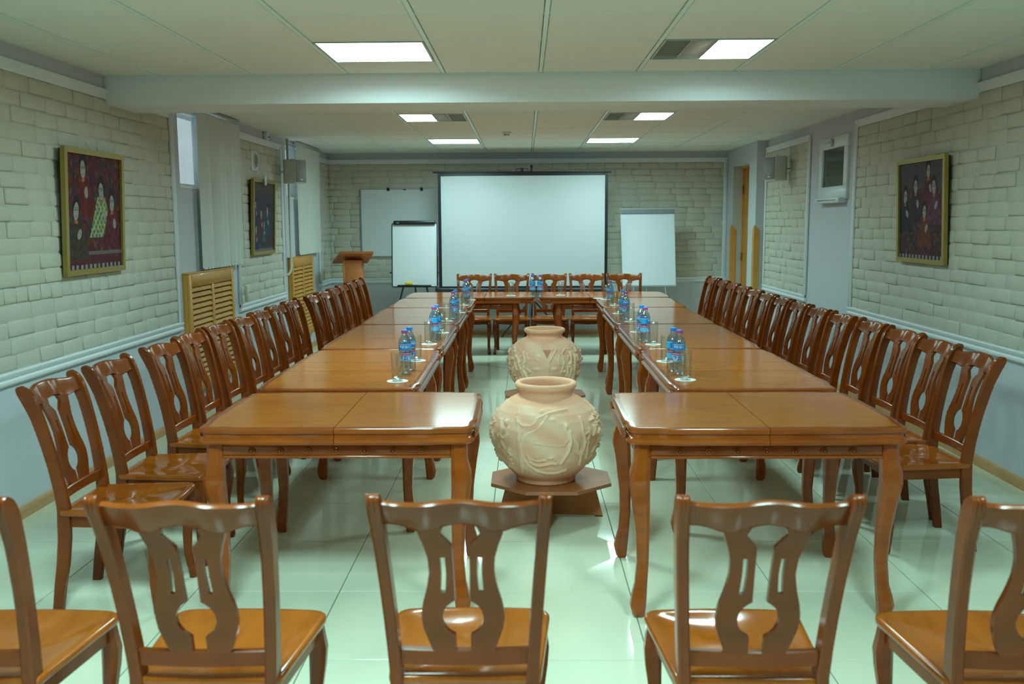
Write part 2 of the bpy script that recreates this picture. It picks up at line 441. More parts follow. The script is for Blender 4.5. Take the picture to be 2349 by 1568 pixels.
for k, (a, b) in enumerate(PL):
    bx('mortar_bed', 'mortar', wall_left, XL - .002, XL + E_, a, b, BZ0 - .01, BZ1 + .01)
    sco = (lambda c, z: c if c > 4.2 else 950)
    bl += brick_panel(wall_left, a, b, lambda c, z: (XL + E_, c, z), PI / 2, (4,) if k == 0 else (), sco, 11 + k)
lay(wall_left, bl)
bl = []
for k, (a, b) in enumerate(PR):
    bx('mortar_bed', 'mortar', wall_right, XR - E_, XR + .002, a, b, BZ0 - .01, BZ1 + .01)
    sco = (lambda c, z: c if c > 4.9 else 950)
    bl += brick_panel(wall_right, a, b, lambda c, z: (XR - E_, c, z), -PI / 2, (), sco, 21 + k)
lay(wall_right, bl)
bx('mortar_bed', 'mortar', wall_back, XL, XR2, YB - E_, YB + .002, BZ0 - .01, BZ1 + .01)
bl = brick_panel(wall_back, XL, XR2, lambda c, z: (c, YB - E_, z), 0, (), (lambda c, z: 950 if -1.05 < c < 0.98 and z < 2.05 else (500 if -2.1 < c < -1.0 and 1.1 < z < 1.92 else (400 if 1.3 < c < 1.85 and z < 1.6 else abs(c)))), 31)
lay(wall_back, bl)
# mouldings: each run a part of its wall
def prof_run(wall, name, prof, a0, a1, fn, mat='white_trim'):
    """prof: list of (out, z) closed; extruded a0..a1 along the wall; fn(a,out,z)->xyz"""
    r0 = [fn(a0, o, z) for o, z in prof]; r1 = [fn(a1, o, z) for o, z in prof]
    return MB().loft([r0, r1]).obj(name, mat, wall, 30)
crown = [(0, 2.284), (.012, 2.284), (.016, 2.298), (.020, 2.318), (.024, 2.336), (.024, 2.344), (0, 2.344)]
dado = [(0, .705), (.018, .705), (.026, .716), (.026, .728), (.018, .738), (.028, .752), (.03, .766), (.02, .774), (0, .774)]
fl = lambda a, o, z: (XL + o, a, z)
fr = lambda a, o, z: (XR - o, a, z)
fb = lambda a, o, z: (a, YB - o, z)
prof_run(wall_left, 'crown_moulding', crown, YN, BEAM0, fl); prof_run(wall_left, 'crown_moulding', crown, BEAM1, 6.95, fl)
prof_run(wall_left, 'crown_moulding', crown, 8.36, 9.99, fl); prof_run(wall_left, 'crown_moulding', crown, 11.66, YB, fl)
prof_run(wall_right, 'crown_moulding', crown, YN, BEAM0, fr); prof_run(wall_right, 'crown_moulding', crown, BEAM1, 7.96, fr)
prof_run(wall_right, 'crown_moulding', crown, 9.2, YP, fr)
prof_run(wall_back, 'crown_moulding', crown, XL, XR2, fb)
prof_run(wall_left, 'dado_rail', dado, YN, 6.92, fl); prof_run(wall_left, 'dado_rail', dado, 8.36, 9.99, fl); prof_run(wall_left, 'dado_rail', dado, 11.68, YB, fl)
prof_run(wall_right, 'dado_rail', dado, YN, 7.96, fr); prof_run(wall_right, 'dado_rail', dado, 9.19, YP, fr)
prof_run(wall_back, 'dado_rail', dado, XL, XR2, fb)
def vtrim(wall, x0, x1, y0, y1): bx('panel_edge_moulding', 'white_trim', wall, x0, x1, y0, y1, .74, 2.32, .008)
for y in (6.86, 8.36, 9.93, 11.68): vtrim(wall_left, XL, XL + .026, y, y + .055)
for y in (7.90, 9.19, 10.80): vtrim(wall_right, XR - .026, XR, y, y + (.055 if y < 10.7 else .045))
bx('panel_edge_moulding', 'white_trim', wall_back, XR2 - .05, XR2, YB - .026, YB, .74, 2.32, .008)
# baseboards
bbp = [(0, 0), (.018, 0), (.018, .045), (.012, .058), (0, .062)]
b1 = MB().loft([[(XL + o, YN, z) for o, z in bbp], [(XL + o, YB, z) for o, z in bbp]]).obj('baseboard_left', 'baseboard')
b2 = MB().loft([[(XR - o, YN, z) for o, z in bbp], [(XR - o, YP, z) for o, z in bbp]]).obj('baseboard_right', 'baseboard')
b3 = MB().loft([[(XL + .018, YB - o, z) for o, z in bbp], [(XR2, YB - o, z) for o, z in bbp]]).obj('baseboard_back', 'baseboard')
for o, s in ((b1, 'left'), (b2, 'right'), (b3, 'far')): st(o, 'narrow oak skirting along the foot of the %s wall' % s, 'baseboard')

# windows ------------------------------------------------------------
def left_window(n, W, label):
    ya, yb, za, zb = W
    w = tag(empty('window_%d' % n, (XL - .11, ya, za)), label, 'window', kind='structure')
    L, H = yb - ya, zb - za; t = .025
    bx('window_frame', 'pvc', w, 0, .06, 0, L, 0, t, .006); bx('window_frame', 'pvc', w, 0, .06, 0, L, H - t, H, .006)
    bx('window_frame', 'pvc', w, 0, .06, 0, t, t, H - t, .006); bx('window_frame', 'pvc', w, 0, .06, L - t, L, t, H - t, .006)
    bx('window_frame', 'pvc', w, 0, .06, L / 2 - .02, L / 2 + .02, t, H - t, .006)
    bx('pane', 'pane', w, .026, .032, t, L / 2 - .02, t, H - t); bx('pane', 'pane', w, .026, .032, L / 2 + .02, L - t, t, H - t)
    bx('window_sill', 'pvc', w, .06, .115, -.0, L, -.018, .004, .004)
    return w
left_window(1, W1, 'high basement window behind the nearer vertical blind')
left_window(2, W2, 'high basement window behind the farther vertical blind')
w3 = tag(empty('window_3', (XR - .03, 8.10, 1.70)), 'small white framed window with dark green pane on the right pier', 'window', kind='structure')
def fr3(name, mat, y0, y1, z0, z1, x0=0.0, x1=.06, b=.006): return bx(name, mat, w3, x0, x1, y0, y1, z0, z1, b)
fr3('window_frame', 'pvc', 0, .76, 0, .115); fr3('window_frame', 'pvc', 0, .76, .455, .555)
fr3('window_frame', 'pvc', 0, .085, .115, .455); fr3('window_frame', 'pvc', .675, .76, .115, .455)
fr3('pane', 'greenpane', .085, .675, .115, .455, .022, .03, 0)
h = fr3('window_handle', 'alu', .36, .38, .47, .54, -.03, 0.0); 
fr3('handle_lever', 'alu', .36, .48, .497, .512, -.045, -.03)
fr3('gasket', 'black', .083, .088, .115, .455, .012, .022, 0); fr3('gasket', 'black', .083, .677, .113, .118, .012, .022, 0)
sill = fr3('window_sill', 'pvc', .04, .70, -.035, .012, -.05, .03)
fr3('sill_slot', 'black', .10, .62, -.012, -.006, -.0515, -.049, 0)

# door ------------------------------------------------------------
d1 = tag(empty('door_1', (XR2, DOOR[0], 0)), 'yellow veneer door set deep in the white opening near the far right corner', 'door', kind='structure')
DL = DOOR[1] - DOOR[0]
bx('door_leaf', 'doorwood', d1, .13, .17, .03, DL - .03, .01, 2.17, .003)
bx('door_frame', 'doorwood', d1, .10, .19, 0, .03, 0, 2.2); bx('door_frame', 'doorwood', d1, .115, .19, DL - .03, DL, 0, 2.2); bx('door_frame', 'doorwood', d1, .10, .19, .03, DL - .03, 2.17, 2.2)
bx('reveal_lining', 'jamb', d1, .0, .115, DL - .006, DL, 0, 2.2)
for z in (.55, 1.0, 1.85): bx('hinge', 'brass', d1, .108, .122, DL - .045, DL - .02, z, z + .11, .003)
bx('door_handle', 'brass', d1, .07, .13, .10, .12, 1.02, 1.04, .004)
def corner_guard(y, sgn, dep, label):
    """L-shaped wooden guard wrapped round a wall corner; sgn: direction of the leg lying on the XR2 face"""
    g = tag(empty('corner_guard', (XR2, y, .06)), label, 'corner guard')
    t = .012
    y0, y1 = (0, .075) if sgn > 0 else (-.075, 0)
    pts = [(0 - t, y0, 0), (0 - t, y1, 0), (0 - t, y1, 1.38), (0 - t, y0, 1.38)]
    mb = MB().add([(-t, y0, 0), (-t, y1, 0), (-t, y1, 1.40 if sgn < 0 else 1.34), (-t, y0, 1.34 if sgn < 0 else 1.40), (-.001, y0, 0), (-.001, y1, 0), (-.001, y1, 1.40 if sgn < 0 else 1.34), (-.001, y0, 1.34 if sgn < 0 else 1.40)],
                  [(0, 3, 2, 1), (4, 5, 6, 7), (0, 1, 5, 4), (1, 2, 6, 5), (2, 3, 7, 6), (3, 0, 4, 7)])
    mb.obj('guard_board', 'pine', g)
    ya, yb = (-t, -.001)
    mb = MB().add([(-t, ya, 0), (dep, ya, 0), (dep, ya, 1.34), (-t, ya, 1.40), (-t, yb, 0), (dep, yb, 0), (dep, yb, 1.34), (-t, yb, 1.40)],
                  [(0, 1, 2, 3), (7, 6, 5, 4), (0, 4, 5, 1), (1, 5, 6, 2), (2, 6, 7, 3), (3, 7, 4, 0)])
    mb.obj('guard_board', 'pine', g)
corner_guard(YP, 1, .055, 'pine corner guard with slanted top on the near white pier edge by the doorway')
corner_guard(DOOR[1], 1, .05, 'pine corner guard with slanted top on the far doorway edge beside the end wall')

# ================================================================== LAMPS
def ceiling_lamp(i, y, kind, label):
    x = XG0 + i * TILE
    e = tag(empty('ceiling_lamp', (x + TILE / 2, y + TILE / 2, ZC)), label, 'ceiling lamp', 'square recessed ceiling lamps')
    s = .285; t = .012
    f = MB(); f.box(-s, s, -s, -s + t, -.004, .03); f.box(-s, s, s - t, s, -.004, .03); f.box(-s, -s + t, -s + t, s - t, -.004, .03); f.box(s - t, s, -s + t, s - t, -.004, .03)
    f.obj('lamp_frame', 'lampframe', e)
    hs = MB(); hs.box(-s, s, -s, s, .085, .09); hs.box(-s, -s + .004, -s, s, .03, .085); hs.box(s - .004, s, -s, s, .03, .085); hs.box(-s, s, -s, -s + .004, .03, .085); hs.box(-s, s, s - .004, s, .03, .085)
    hs.obj('lamp_housing', 'housing', e)
    a, b = {'full': (-s + t, s - t), 'left': (-s + t, 0), 'right': (0, s - t)}[kind]
    bx('lit_diffuser', 'lit', e, a, b, -s + t, s - t, .006, .010)
    if kind != 'full':
        a2, b2 = (0, s - t) if kind == 'left' else (-s + t, 0)
        lv = MB(); n = 9
        for k in range(1, n):
            yy = -s + t + (2 * (s - t)) * k / n
            lv.box(a2, b2, yy - .0012, yy + .0012, .002, .034)
        for xx in (a2 + .002, (a2 + b2) / 2, b2 - .002): lv.box(xx - .002, xx + .002, -s + t, s - t, .002, .034)
        lv.obj('louvre', 'louvre', e)
        MB().tube([((a2 + b2) / 2 + .06, -s + .03, .06), ((a2 + b2) / 2 + .06, s - .03, .06)], .012).obj('dark_tube', 'louvre', e, 60)
    ld = bpy.data.lights.new('lamp_light', 'AREA'); ld.shape = 'RECTANGLE'
    ld.size = b - a; ld.size_y = 2 * (s - t); ld.color = LIGHT_COL; ld.energy = LIGHT_W * LAMP_LEVEL[y] * (b - a) / (2 * (s - t)); ld.spread = LIGHT_SPREAD
    lo = bpy.data.objects.new('lamp_light', ld); COL.objects.link(lo); lo.parent = e; lo.location = ((a + b) / 2, 0, .001)
LL = ['fully lit square ceiling lamp in front of the beam, left of centre', 'half lit square ceiling lamp in front of the beam, right of centre',
      'half lit ceiling lamp just past the beam on the left, dark right half', 'half lit ceiling lamp just past the beam on the right, dark left half',
      'fully lit ceiling lamp nearest the screen, on the left', 'fully lit ceiling lamp nearest the screen, on the right',
      'ceiling lamp above the near end of the room on the left', 'ceiling lamp above the near end of the room on the right']
for (i, y, k), l in zip(LAMPS, LL): ceiling_lamp(i, y, k, l)

# ================================================================== TABLES
def table_outline(L, W, x0):
    """half top: from the cut at x0 round the +x end; returns list of (x,y,nx,ny)"""
    pts = []
    hx, hy = L / 2, W / 2; r = .045; dp = .011
    def side(t0, t1, n): return [t0 + (t1 - t0) * i / n for i in range(n + 1)]
    def dip(d):      # inward ogee before the corner, d = distance from the corner
        if d > .17: return 0.0
        if d > .11: return dp * (0.5 - 0.5 * math.cos(PI * (.17 - d) / .06))
        return dp
    low = []
    for x in side(x0, hx - .2, 3) + [hx - .17, hx - .15, hx - .13, hx - .11, hx - .08]:
        low.append((x, -hy + dip(hx - x), 0, -1))
    cx, cy = hx - dp - r, -hy + dp + r
    for k in range(0, 9):
        a = -PI / 2 + PI / 2 * k / 8
        low.append((cx + r * math.cos(a), cy + r * math.sin(a), math.cos(a), math.sin(a)))
    end = []
    for d in (.08, .11, .13, .15, .17, .24, hy):
        end.append((hx - dip(d), -hy + d, 1, 0))
    half = low + end
    return half + [(x, -y, nx, -ny) for x, y, nx, ny in reversed(half[:-1])]
EDGE = [(.032, .75), (.020, .75), (.010, .7495), (.004, .7478), (.0005, .744), (0, .738), (.003, .730), (.010, .726), (.011, .712), (.006, .709), (.001, .704), (-.003, .698), (-.003, .692), (.002, .687), (.020, .685)]
def top_leaf(L, W, x0, mirror):
    ol = table_outline(L, W, x0); s = -1 if mirror else 1
    rings = []
    for ins, z in EDGE:
        rings.append([(s * (x - nx * ins), y - ny * ins, z) for x, y, nx, ny in ol])
    b = MB(); n = len(ol)
    vs = [p for r in rings for p in r]; fs = []
    for k in range(len(rings) - 1):
        for i in range(n):
            j = (i + 1) % n
            q = (k * n + i, (k + 1) * n + i, (k + 1) * n + j, k * n + j)
            fs.append(q if not mirror else tuple(reversed(q)))
    top = tuple(range(n)); bot = tuple(reversed(range((len(rings) - 1) * n, len(rings) * n)))
    fs.append(top if not mirror else tuple(reversed(top))); mi = [1] * (len(fs) - 1) + [0]
    fs.append(bot if not mirror else tuple(reversed(bot))); mi.append(1)
    b.add(vs, fs); b.mi = mi
    return b
def mid_leaf(w, W):
    b = MB(); hy = W / 2
    prof = [(-hy + i, z) for i, z in EDGE] + [(hy - i, z) for i, z in reversed(EDGE)]
    r0 = [(-w / 2, y, z) for y, z in prof]; r1 = [(w / 2, y, z) for y, z in prof]
    b.loft([r0, r1]); b.mi = [1] * len(b.f); b.mi[len(EDGE) * 2 - 1] = 0
    return b
def cabriole(mb, x, y, dx, dy, prof):
    rings = []
    for z, off, h in prof:
        cx, cy = x + dx * off, y + dy * off; c = h * .45
        rings.append([(cx - h + c, cy - h, z), (cx + h - c, cy - h, z), (cx + h, cy - h + c, z), (cx + h, cy + h - c, z), (cx + h - c, cy + h, z), (cx - h + c, cy + h, z), (cx - h, cy + h - c, z), (cx - h, cy - h + c, z)])
    return mb.loft(rings)
TLEG = [(0, .004, .018), (.012, .008, .024), (.05, .012, .030), (.085, .006, .028), (.13, -.004, .0235), (.22, -.012, .0225), (.34, -.008, .026), (.45, .002, .033), (.53, .012, .038), (.575, .010, .037), (.62, .001, .031), (.685, 0, .030)]
def carve_mesh():
    b = MB()
    for k, (t, z, r) in enumerate([(-.045, .705, .008), (-.03, .714, .010), (-.012, .708, .009), (.006, .716, .011), (.024, .708, .009), (.042, .713, .008), (-.02, .696, .006), (.014, .697, .007)]):
        pr = [(r * .25, -r), (r * .8, -r * .6), (r, 0), (r * .8, r * .6), (r * .25, r)]
        rings = [[(t + q * math.cos(2 * PI * i / 8), -.006 + .5 * q * math.sin(2 * PI * i / 8), z + w) for i in range(8)] for q, w in pr]
        b.loft(rings)
    return b.mesh('carved_scroll', 'table_edge', 60)
def rosette_mesh():
    b = MB()
    n = 12
    prof = [(.014, 0), (.014, .006), (.0105, .008), (.009, .003), (.0065, .003), (.005, .008), (.001, .009)]
    rings = [[(r * math.cos(2 * PI * i / n), -d, r * math.sin(2 * PI * i / n)) for i in range(n)] for r, d in prof]
    return b.loft(rings, cap0=False).mesh('rosette', 'table_edge', 50)
CARVE, ROS = carve_mesh(), rosette_mesh()
def make_table(ext):
    L, W = (1.352, .762) if ext else (1.062, .762)
    t = empty('dining_table')
    x0 = .15 if ext else 0.0
    TM = 'table_long' if ext else 'table'
    top_leaf(L, W, x0 + (.0026 if ext else .0012), False).obj('top_leaf', [TM, 'table_edge'], t, 28)
    top_leaf(L, W, x0 + (.0026 if ext else .0012), True).obj('top_leaf', [TM, 'table_edge'], t, 28)
    if ext: mid_leaf(.2955, W).obj('extension_leaf', [TM, 'table_edge'], t, 28)
    lx, ly = .465, .315
    for sx in (-1, 1):
        for sy in (-1, 1):
            cabriole(MB(), sx * lx, sy * ly, sx * .75, sy * .75, TLEG).obj('leg', 'table_edge', t, 40)
    for sy in (-1, 1):
        bx('apron', 'table_edge', t, -lx + .03, lx - .03, sy * (ly + .008) - .011, sy * (ly + .008) + .011, .626, .6845, .004)
        bx('apron_bead', 'table_edge', t, -lx + .03, lx - .03, sy * (ly + .02) - .004, sy * (ly + .02) + .004, .626, .637, .003)
        for k in range(7):
            o = link('rosette', ROS, t, ((k - 3) * .108, sy * (ly + .019), .655), 0 if sy < 0 else PI)
    for sx in (-1, 1):
        bx('apron', 'table_edge', t, sx * (lx + .008) - .011, sx * (lx + .008) + .011, -ly + .03, ly - .03, .626, .6845, .004)
    hx, hy = L / 2, W / 2
    for sx in (-1, 1):
        for sy in (-1, 1):
            if ext: link('carved_scroll', CARVE, t, (sx * (hx - .10), sy * (hy - .010), 0), 0 if sy < 0 else PI)
            else: link('carved_scroll', CARVE, t, (sx * (hx - .012), sy * (hy - .12), 0), PI / 2 * sx)
    return t
tab_s, tab_l = make_table(False), make_table(True)
KIDS.clear()
used = {}
def put_table(ext, x, y, rz, label, grp):
    src = tab_l if ext else tab_s
    o = src if src.name not in used else copy_tree(src)
    used[src.name] = 1
    o.location = (x, y, 0); o.rotation_euler = (0, 0, rz)
    tag(o, label, 'table', grp)
GT = 'lacquered tables set in a long U'
put_table(False, -.718, 3.735, 0, 'short glossy brown table crosswise at the near left end, nothing on it', GT)
put_table(False, .905, 3.715, 0, 'short glossy brown table crosswise at the near right end, nothing on it', GT)
YL = [4.165, 5.53, 6.895, 8.26]; YR = [4.135, 5.495, 6.855, 8.215]
RANK = ['with the nearest bottles', 'with the second nearest bottles', 'with the third nearest bottles']
for k in range(3):
    put_table(True, -.885, YL[k] + .682, PI / 2, 'long table of the left row %s' % RANK[k], GT)
    put_table(True, 1.062, YR[k] + .682, PI / 2, 'long table of the right row %s' % RANK[k], GT)
put_table(False, -.872, 8.265 + .536, PI / 2, 'short table at the far end of the left row, touching the head table', GT)
put_table(False, 1.085, 8.225 + .536, PI / 2, 'short table at the far end of the right row, touching the head table', GT)
put_table(True, -.565, 9.735, 0, 'left half of the head table in front of the screen', GT)
put_table(True, .815, 9.715, 0, 'right half of the head table in front of the screen', GT)

# ================================================================== CHAIRS
def lerp(tab, z):
    for (z0, v0), (z1, v1) in zip(tab, tab[1:]):
        if z <= z1: return v0 + (v1 - v0) * (z - z0) / (z1 - z0)
    return tab[-1][1]
POSTY = [(0, -.045), (.08, -.034), (.2, -.012), (.32, .002), (.42, .004), (.5, -.004), (.6, -.020), (.7, -.041), (.78, -.062), (.84, -.083), (.88, -.102), (.905, -.116)]
POSTX = [(0, .168), (.42, .166), (.6, .177), (.8, .190), (.905, .196)]
POSTHY = [(0, .019), (.2, .024), (.42, .025), (.6, .022), (.78, .024), (.86, .029), (.88, .028), (.893, .023), (.901, .014), (.905, .005)]
def rear_post(sx):
    rings = []
    for z in (0, .1, .2, .3, .42, .5, .58, .66, .73, .78, .82, .85, .872, .886, .896, .902, .905):
        cx, cy, hy = sx * lerp(POSTX, z), lerp(POSTY, z), lerp(POSTHY, z)
        hx = .0148
        g = .0028 if z > .86 else .0012
        us = [-1, -.66, -.33, 0, .33, .66, 1]; dd = [.004, 0, g, 0, g, 0, .004]
        ring = [(cx + u * hx, cy - max(hy - d, .002), z) for u, d in zip(us, dd)] + [(cx - u * hx, cy + max(hy - d, .002), z) for u, d in zip(us, dd)]
        rings.append(ring)
    return MB().loft(rings)
def bow(x): return -.026 * (1 - (x / .19) ** 2)
def top_rail():
    rings = []
    n = 32
    for i in range(n + 1):
        x = -.186 + .372 * i / n; a = abs(x) / .186
        zt = .884 + .0135 * (0.5 + 0.5 * math.cos(PI * min(1, a * 1.18))) + .0035 * math.exp(-((a - .93) / .09) ** 2)
        zb = .824 - .013 * math.exp(-((a - .50) / .20) ** 2) + .007 * math.exp(-(a / .2) ** 2)
        yb = lerp(POSTY, .85) + bow(x) + .006 * math.cos(2 * PI * a * 1.25)
        t = .0105; r = .008
        ly = lambda z: (z - .85) * -.38
        rings.append([(x, yb - t + ly(zb), zb + r), (x, yb - t + ly(zt), zt - r), (x, yb - t + .0055 + ly(zt), zt - .0022), (x, yb + ly(zt), zt), (x, yb + t - .0055 + ly(zt), zt - .0022), (x, yb + t + ly(zt), zt - r),
                      (x, yb + t + ly(zb), zb + r), (x, yb + t - r + ly(zb), zb), (x, yb - t + r + ly(zb), zb)])
    return MB().loft(rings)
S_OUT = [(.484, .072), (.51, .083), (.55, .096), (.585, .100), (.62, .094), (.66, .083), (.70, .0765), (.74, .078), (.775, .087), (.80, .096), (.826, .103)]
def s_in(z):
    if z < .528: return .0175
    if z < .628:
        d = (z - .578) / .05
        return max(.0175, .049 * math.sqrt(max(0, 1 - d * d)))
    if z < .775: return .0175 + (z - .628) * .02
    if z < .806: return .0205 + (z - .775) / .031 * .026
    return .0465 - (z - .806) * .4
def back_slat(sx):
    zs = [.484, .505, .522, .528, .532, .54, .55, .565, .578, .595, .61, .62, .626, .632, .642, .648, .67, .70, .725, .743, .749, .765, .775, .785, .795, .806, .815, .826]
    pts = []; quads = []
    for z in zs:
        o, i = lerp(S_OUT, z), s_in(z)
        c = i + (o - i) * .40
        for x in (i, c - .0055, c + .0055, o):
            xx = sx * x
            pts.append((xx, lerp(POSTY, z) + bow(xx) * (.5 + .5 * (z - .48) / .35) - .008, z))
    for r in range(len(zs) - 1):
        slot = .647 < (zs[r] + zs[r + 1]) / 2 < .745
        for c in range(3):
            if slot and c == 1: continue
            q = [r * 4 + c, r * 4 + c + 1, r * 4 + c + 5, r * 4 + c + 4]
            quads.append(q if sx > 0 else q[::-1])
    return MB().plate(pts, quads, lambda p: (p[0], p[1] + .015, p[2]))
def seat_mesh():
    C = [(-.186, -.012), (.186, -.012), (.221, .388), (-.221, .388)]; R_ = [.02, .02, .05, .05]
    ol = []
    for k in range(4):
        p = Vector(C[k]); a = Vector(C[k - 1]); b = Vector(C[(k + 1) % 4])
        da, db = (a - p).normalized(), (b - p).normalized(); r = R_[k]
        p0, p1 = p + da * r, p + db * r
        for i in range(6):
            t = i / 5; ol.append(tuple((1 - t) ** 2 * p0 + 2 * t * (1 - t) * p + t * t * p1))
        nxt = b + (p - b).normalized() * R_[(k + 1) % 4]
        for i in range(1, 6): ol.append(tuple(p1 + (nxt - p1) * i / 6))
    ol = [(x, y + (.014 * (1 - (x / .221) ** 2) if y > .36 else 0)) for x, y in ol]
    cx, cy = 0, .195
    prof = [(.90, .392), (.975, .392), (.993, .395), (1, .401), (1, .407), (.993, .412), (.975, .4155), (.93, .4165), (.86, .4145), (.75, .411), (.6, .4075), (.42, .406), (.22, .406), (.06, .4065)]
    rings = [[(cx + (x - cx) * s, cy + (y - cy) * s, z - (.003 * math.cos(3 * math.atan2(y - cy, x)) * math.sin(PI * s) if s < .9 and z > .4 else 0)) for x, y in ol] for s, z in prof]
    return MB().loft(rings)
CLEG = [(0, .010, .0125), (.012, .014, .0165), (.035, .012, .0165), (.065, .002, .0145), (.12, -.006, .0145), (.2, -.004, .0175), (.27, .006, .0225), (.32, .010, .0245), (.36, .004, .0225), (.393, 0, .021)]
def make_chair():
    c = empty('dining_chair')
    for sx in (-1, 1): rear_post(sx).obj('rear_leg_and_post', 'chair', c, 35)
    top_rail().obj('top_rail', 'chair', c, 40)
    for sx in (-1, 1): back_slat(sx).obj('back_slat', 'chair', c, 40)
    lw = MB(); rings = []
    for i in range(13):
        x = -.158 + .316 * i / 12; y = lerp(POSTY, .468) + bow(x) * .5; t = .010
        rings.append([(x, y - t, .450), (x, y - t, .486), (x, y - t + .003, .489), (x, y + t - .003, .489), (x, y + t, .486), (x, y + t, .450)])
    lw.loft(rings).obj('lower_rail', 'chair', c, 40)
    seat_mesh().obj('seat', 'seat', c, 40)
    for sx in (-1, 1): cabriole(MB(), sx * .186, .350, sx * .45, .85, CLEG).obj('front_leg', 'chair', c, 40)
    # aprons
    n = 16; pts = []; quads = []
    for i in range(n + 1):
        x = -.166 + .332 * i / n; a = abs(x) / .166
        zb = .352 - .012 * math.exp(-(a / .3) ** 2) - .012 * max(0, (a - .75) / .25) ** 1.5 + .004 * math.cos(6 * a)
        pts += [(x, .345, zb), (x, .345, .392)]
    for i in range(n): quads.append([2 * i, 2 * i + 2, 2 * i + 3, 2 * i + 1])
    MB().plate(pts, quads, lambda p: (p[0], p[1] + .018, p[2])).obj('front_apron', 'chair', c, 40)
    for sx in (-1, 1):
        r0 = [(sx * .160 - .009, .02, .345), (sx * .160 + .009, .02, .345), (sx * .160 + .009, .02, .392), (sx * .160 - .009, .02, .392)]
        r1 = [(sx * .186 - .009, .335, .345), (sx * .186 + .009, .335, .345), (sx * .186 + .009, .335, .392), (sx * .186 - .009, .335, .392)]
        MB().loft([r0, r1]).obj('side_apron', 'chair', c)
    bx('rear_apron', 'chair', c, -.152, .152, -.006, .012, .345, .392)
    return c
chair0 = make_chair(); KIDS.clear(); _first = [True]
def put_chair(x, y, rz, label, grp):
    o = chair0 if _first[0] else copy_tree(chair0); _first[0] = False
    o.location = (x, y, 0); o.rotation_euler = (0, 0, rz)
    tag(o, label, 'chair', grp)
rc = random.Random(3)
FRONT = [(-1.375, 2.11, -.02, 'foreground chair cut off by the left picture edge'), (-.785, 2.115, -.015, 'foreground chair left of centre seen from behind'),
         (-.15, 2.125, .0, 'foreground chair in the middle seen from behind, below the clay pot'), (.548, 2.115, .0, 'foreground chair right of centre with a lamp gleaming on its seat'), (1.195, 2.105, .01, 'foreground chair cut off by the right picture edge')]
for x, y, r, l in FRONT: put_chair(x, y, r, l, 'foreground chairs with backs to the camera')
LY = [3.60, 4.11, 4.70, 5.15, 5.60, 6.05, 6.50, 6.94, 7.38, 7.88, 8.33, 8.78, 9.23, 9.68, 10.13]
for k, y in enumerate(LY):
    x = -1.79 if k < 9 else -1.735
    put_chair(x + rc.uniform(-.012, .012), y, -PI / 2 + rc.uniform(-.03, .03), '%s chair from the camera in the row along the left wall' % ORD[k], 'chairs along the left table row')
for k in range(14):
    x = 1.98 + [0.02, .05, .06, .04, .03, 0, 0, 0, 0, 0, 0, 0, 0, -.02][k]
    put_chair(x + rc.uniform(-.01, .01), 4.27 + k * .452, PI / 2 + rc.uniform(-.03, .03), '%s chair from the camera in the row along the right wall' % ORD[k], 'chairs along the right table row')
for k, x in enumerate((-.600, -.155, .290, .735, 1.180)):
    put_chair(x, 10.85, PI, '%s chair from the left behind the head table, facing the camera' % ORD[k], 'chairs behind the head table')

